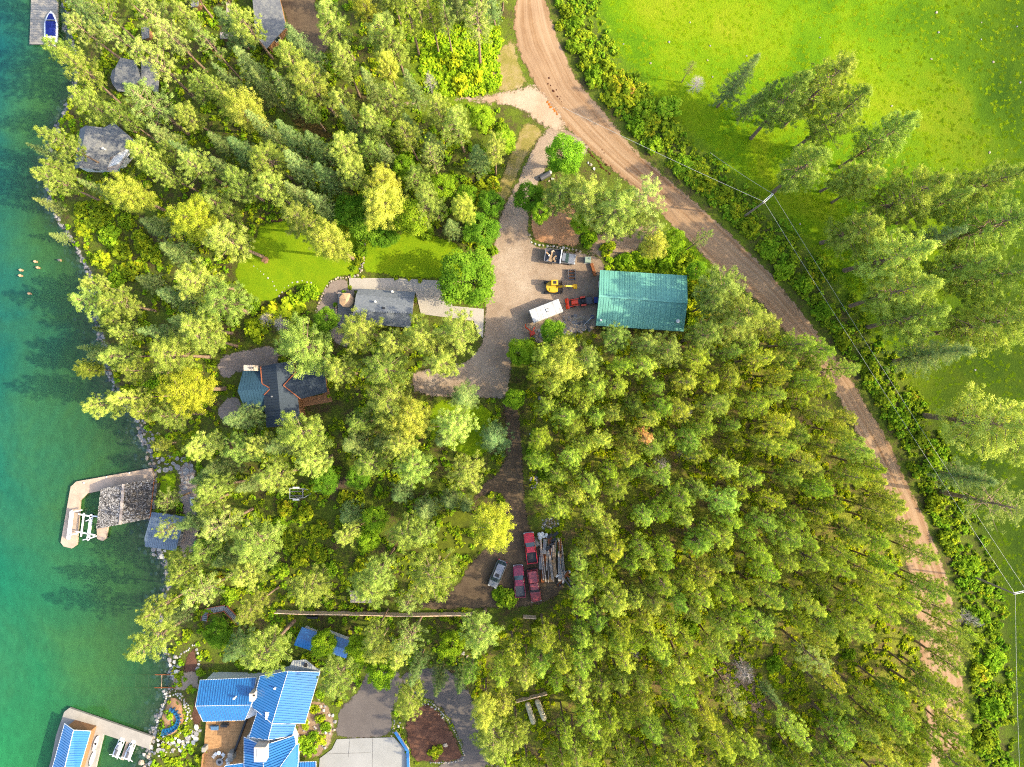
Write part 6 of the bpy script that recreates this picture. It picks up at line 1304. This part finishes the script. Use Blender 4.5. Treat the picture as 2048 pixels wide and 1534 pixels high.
# watercraft
def jetski(px, py, ang, lab):
    q = P(px, py, LAKE + .9); t = thing('jet_ski', lab, 'jet ski', (q.x, q.y, LAKE + .75), ang, 'jet skis on lifts')
    B().loft(hull(3.0, 1.1, .5, 8, .5)).part('hull', MATS['white_paint'], t); B().loft([ring(-1.1, .26, .5, .78, .8, .06), ring(.1, .26, .5, .82, .8, .06)]).part('seat', MATS['dark_steel'], t); B().loft([ring(.1, .36, .5, .95, .7, .08), ring(1.0, .22, .5, .7, .7, .06)]).part('cowl', MATS['truck_grey'], t); B().bar((.2, -.35, 1.0), (.2, .35, 1.0), .06).part('handlebar', MATS['black'], t)
def skilift(px, py, ang, lab):
    q = P(px, py, LAKE + .7); t = thing('jet_ski_lift', lab, 'lift', (q.x, q.y, LAKE + .3), ang, 'jet ski lifts')
    for s in (-1, 1): B().bar((-1.9, s * .5, .35), (1.7, s * .5, .35), .14).part('bunk', MATS['white_paint'], t); B().bar((-1.5, s * .5, .3), (-1.75, s * 1.2, .3), .1).part('arm', MATS['white_paint'], t)
    B().box((1.9, 0, .4), (.6, .7, .3)).part('winch_box', MATS['white_paint'], t); B().bar((1.5, 0, -2), (1.5, 0, .5), .16).part('post', MATS['white_paint'], t)
for px, py, w in ((237, 1497, 'left'), (260, 1502, 'right')):
    a = math.radians(68); skilift(px, py, a, 'white jet ski lift %s of the narrow finger pier' % w); jetski(px, py, a, 'grey and white jet ski %s of the narrow finger pier' % w)
t = thing('finger_pier', 'narrow plank finger pier between the two jet skis', 'dock', P(248, 1500, LAKE + .6))
for k in range(16): B().bar(P(253 - k * .75, 1483 + k * 2.3, LAKE + .6), P(258 - k * .75, 1485 + k * 2.3, LAKE + .6), .2, .06).part('plank', MATS['dock_concrete'], t, world=True)
B().bar(P(255, 1485, LAKE + .45), P(244, 1519, LAKE + .45), .35, .2).part('beam', MATS['dark_steel'], t, world=True)
plain('mint', (.33, .46, .42), .4, .4, var=.05); plain('kayak_green', (.02, .30, .035), .4, .4, var=.2)
def board(px, py, ang, L, W, mat, name, lab, cat, h=.18):
    q = P(px, py, DZ); z = DZ if px < 300 else P(px, py).z + .05; t = thing(name, lab, cat, (q.x, q.y, z + .03), ang); n = 13
    B().loft([[(-L/2 + L * i / (n - 1), -w, h), (-L/2 + L * i / (n - 1), -w * .7, 0), (-L/2 + L * i / (n - 1), w * .7, 0), (-L/2 + L * i / (n - 1), w, h)] for i in range(n) for w in [max(.03, W / 2 * math.sin(math.pi * (i + .15) / (n - .7)) ** .6)]]).part('hull', MATS[mat], t)
    return t
t = board(186, 1516, math.radians(70), 3.4, .8, 'mint', 'paddle_board', 'mint paddle board lying on the dock by the blue boathouse', 'paddle board'); B().box((-1.3, 0, .24), (.25, .03, .2)).part('fin', MATS['black'], t); B().box((.1, 0, .19), (1.3, .5, .02)).part('deck_pad', MATS['white_trim'], t)
t = board(193, 1486, math.radians(72), 3.0, .7, 'white_paint', 'kayak', 'white kayak lying on the dock above the paddle board', 'kayak', .28); B().tube([(0, 0, .27), (0, 0, .31)], .25, 12).part('cockpit', MATS['black'], t)
t = board(395, 1098, math.radians(96), 3.3, .85, 'kayak_green', 'kayak', 'bright green kayak lying in the brush right of the metal shed', 'kayak', .35); B().tube([(0, 0, .34), (0, 0, .38)], .27, 12).part('cockpit', MATS['black'], t); B().tube([(-1.2, .1, .4), (1.1, -.1, .4)], .03, 6).part('paddle', MATS['black'], t)
c = P(160, 1455, DZ); t = thing('deck_box', 'dark green storage box on the southern dock', 'box', c, .6); B().box((0, 0, .3), (1.1, .8, .6)).part('chest', MATS['green_wall'], t, bevel=.03); B().box((0, 0, .63), (1.16, .86, .07)).part('lid', MATS['green_wall'], t)
c = P(178, 1459, DZ); t = thing('winch_box', 'small white winch box at the blue boathouse corner', 'box', c); B().box((0, 0, .3), (.6, .6, .55)).part('case', MATS['white_paint'], t, bevel=.03); B().tube([(0, -.4, .45), (0, .4, .45)], .12, 8).part('drum', MATS['dark_steel'], t)
# mooring posts in the lake and the sunken boat rails
labs = ['uppermost pale mooring post in the lake', 'second pale mooring post in the lake', 'dark mooring post nearest the shore', 'small dull mooring post left of the pale pair', 'leftmost pale mooring post in the lake', 'lone lowest mooring post in the lake']
for (x, y), lab in zip(((70,523),(75,535),(118,520),(41,540),(40,551),(58,587)), labs):
    q = P(x, y, LAKE + .5); t = thing('mooring_post', lab, 'post', (q.x, q.y, LAKE), 0, 'mooring posts in the lake'); B().tube([(.25, 0, -5), (0, 0, .55)], .22, 10).part('pile', MATS['log_wood'], t); B().tube([(0, 0, .55), (-.03, 0, .85)], [.26, .1], 10).part('cap', MATS['canvas_tan' if 'dark' not in lab else 'dark_steel'], t)
t = thing('boat_rails', 'rusty sunken boat rail track running out into the green shallows', 'rails', P(345, 1362, LAKE))
def bedz(px, py): q = P(px, py, LAKE); return max(min(hz(q.x, q.y) + .35, LAKE + .8), LAKE - .9)
for yy_ in (1349, 1375):
    xs = list(range(200, 401, 20))
    for x0, x1 in zip(xs, xs[1:]): B().bar(P(x0, yy_, bedz(x0, yy_)), P(x1, yy_ + .3, bedz(x1, yy_)), .14, .16).part('rail', MATS['rust'], t, world=True)
for x in range(220, 400, 26): B().bar(P(x, 1348, bedz(x, 1360) - .06), P(x - 1, 1377, bedz(x, 1360) - .06), .16, .12).part('sleeper', MATS['log_wood'], t, world=True)
c = P(395, 1005); t = thing('sail_shade', 'folded grey canvas kite lying on the path behind the boathouse', 'canvas', (P(384, 1003).x, P(384, 1003).y, P(384, 1003).z)); B().prism([(-.3, .9), (.5, .9), (.45, -.1), (.05, -1.0), (-.35, -.1)], .1, .2).part('cloth', MATS['pale_metal'], t); B().bar((-.3, .9, .22), (.5, .9, .22), .06).part('batten', MATS['grey_deck'], t)
c = P(384, 1034); t = thing('timber_handrail', 'slanting timber handrail beside the grey metal shed', 'handrail', c); B().bar((-1.4, -.5, .9), (1.2, .6, 1.2), .1, .12).part('rail', MATS['log_wood'], t); B().bar((-1.2, -.4, -.2), (-1.2, -.4, .95), .1).part('post', MATS['log_wood'], t); B().bar((1.0, .5, -.2), (1.0, .5, 1.2), .1).part('post', MATS['log_wood'], t)
a, b_ = P(407, 82, 1.2), P(441, 118, -.6); t = thing('fallen_pole', 'leaning rusty red pole in the brush at upper left', 'pole', (b_.x, b_.y, P(441, 118).z)); B().tube([a, b_], .14, 8).part('pole', MATS['rust'], t, world=True); B().ball(P(441, 118, -1.2), .4, 7, 5).part('footing', MATS['rock_white'], t, world=True)
# fallen trunks in the clearing
for x0, y0, x1, y1, lab in ((1408,1356,1448,1334,'pale fallen log in the litter clearing'), (1420,1330,1432,1345,'short rusty fallen log in the litter clearing'), (1478,1312,1488,1335,'thin bare fallen trunk right of the litter clearing'), (1575,960,1592,955,'pale fallen stem in the stand by the road')):
    a, b_ = P(x0, y0, .3), P(x1, y1, .4); t = thing('fallen_log', lab, 'log', (a.x, a.y, 0), 0, 'fallen logs'); B().tube([a, a.lerp(b_, .5) + Vector((0, 0, .05)), b_], [.2, .17, .1], 8).part('stem', MATS['log_wood' if 'rusty' not in lab else 'rust'], t, world=True)
    for k in range(4): p0 = a.lerp(b_, .3 + .18 * k); B().tube([p0, p0 + Vector((random.uniform(-.9, .9), random.uniform(-.9, .9), .5))], [.05, .015], 5).part('branch', MATS['grey_bark'], t, world=True)
# dark clods on the road
plain('clod', (.05, .018, .01), .95, .05, var=.3); plain('clod_orange', (.30, .09, .015), .95, .05, var=.3)
CL = [(1022,57,1.6),(1098,156,2.6),(1096,168,2.2),(1101,171,2.2),(1107,182,3.6),(1113,180,2),(1115,193,2.4),(1119,198,1.8),(1123,204,1.6),(1116,168,1.3),(1110,153,1),(1127,202,1.2),(1121,193,1.2),(1204,300,2),(1208,306,2),(1202,316,1.8),(1213,330,3),(1221,332,2),(1224,337,1.6),(1225,342,1.4)]
rocks('dirt_clods', 'scatter of dark manure clods on the dirt road', 'clods', CL, ('rock_dark',)); t = bpy.data.objects['dirt_clods']
CM = [rock_mesh(900 + i, 'clod', .35) for i in range(3)]; CO_ = [rock_mesh(950 + i, 'clod_orange', .25) for i in range(3)]
for o in t.children: o.data = rk.choice(CM)
t = rocks('orange_soil', 'patch of orange clay spilled at the lane mouth on the road', 'soil', along([(1094,203),(1100,213),(1108,222),(1118,230)], 4, 3.4, 2), ('rock_tan',))
for o in t.children: o.data = rk.choice(CO_)
t = rocks('soil_ridge', 'dark raised soil ridge along the driveway edge of the road', 'soil', along([(1164,290),(1178,304),(1190,316),(1205,336),(1222,350)], 3.5, 2.4, 1.2), ('rock_dark',))
for o in t.children: o.data = rk.choice(CM)
c = P(1090, 353); t = thing('culvert_pipe', 'dark culvert mouth under the driveway island', 'culvert', c, .5); B().tube([(-1.0, 0, .3), (1.0, 0, .3)], .5, 14, False).part('pipe', MATS['dark_steel'], t); B().tube([(-1.05, 0, .3), (-1.0, 0, .3)], .56, 14).part('rim', MATS['black'], t)
rocks('entrance_boulders', 'pale boulders on the island at the driveway mouth', 'boulders', [(1182,330,4),(1188,338,4),(1100,345,5),(1105,358,4),(1098,362,3),(1176,326,3)], ('rock_white', 'rock_tan'))
# power line
plain('pole_wood', (.22, .18, .14), .9, .1, var=.2); plain('wire', (.30, .30, .28), .5, .3, var=.02); plain('crossarm', (.5, .48, .43), .8, .1, var=.08)
def power_pole(px, py, H, ax, lab):
    top = P(px, py, H); t = thing('power_pole', lab, 'power pole', (top.x, top.y, 0), 0, 'power poles')
    B().tube([(0, 0, -.5), (0, 0, H)], [.2, .13], 10).part('pole', MATS['pole_wood'], t); d = Vector((math.cos(ax), math.sin(ax), 0)); n = Vector((-d.y, d.x, 0))
    for s in (-.12, .12): B().bar(n * s + Vector((0, 0, H - .25)) - d * .1, n * s + Vector((0, 0, H - .25)) + d * 2.1, .1, .13).part('crossarm', MATS['crossarm'], t)
    for k in (.0, 1.1, 2.0): B().tube([d * k + Vector((0, 0, H - .2)), d * k + Vector((0, 0, H + .1))], .07, 8).part('insulator', MATS['rock_grey'], t)
    return top, top + d * 2.0
a0, a1 = power_pole(1528, 404, 10, math.radians(42), 'wooden power pole with pale crossarm at the upper meadow edge')
b0_, b1_ = power_pole(2030, 1188, 10, math.radians(12), 'wooden power pole with pale crossarm at the right edge lower down')
def wire(a, b, lab, sag=.6, r=.019):
    t = thing('power_wire', lab, 'wire', a, 0, 'power wires'); n = 14; a = Vector(a); b = Vector(b)
    B().tube([a.lerp(b, i / n) - Vector((0, 0, 4 * sag * (i / n) * (1 - i / n))) for i in range(n + 1)], r, 5).part('strand', MATS['wire'], t, world=True)
up = Vector((0, 0, .1))
wire(a0 + up, b0_ + up, 'long power wire between the poles, road side'); wire(a1 + up, b1_ + up, 'long power wire between the poles, meadow side', .6, .017)
s1 = P(2044, 1640, 10); wire(b0_ + up, s1, 'power wire leaving the lower pole, road side', .3); wire(b1_ + up, s1 + Vector((1.5, 0, 0)), 'power wire leaving the lower pole, meadow side', .3, .025)
wire(a0 + up, P(1125, 214, 6), 'service wire crossing the dirt road towards the lane', .5, .026); wire(a1 + up, P(1420, 305, 8), 'faint second wire running up-left from the upper pole', .3, .018)

# stones lying on the lake bed along the shore
ry = RNG.uniform(-78, 78, 1500); rd = RNG.exponential(1.2, 1500); rx = np.interp(ry, _sy, _sx) - rd + .6; zz = hgt(rx, ry)
keep = (rd < 6) & (zz < LAKE + .3); rs = RNG.uniform(.15, .55, (keep.sum(), 1)) * np.array([[1, 1, .7]])
scatter('lakebed_stones', 'rounded stones on the shallow lake bed along the shore', np.stack([rx, ry, zz], 1)[keep], rs, ROCKS['rock_grey'][:2] + ROCKS['rock_dark'][:2] + ROCKS['rock_tan'][:1])
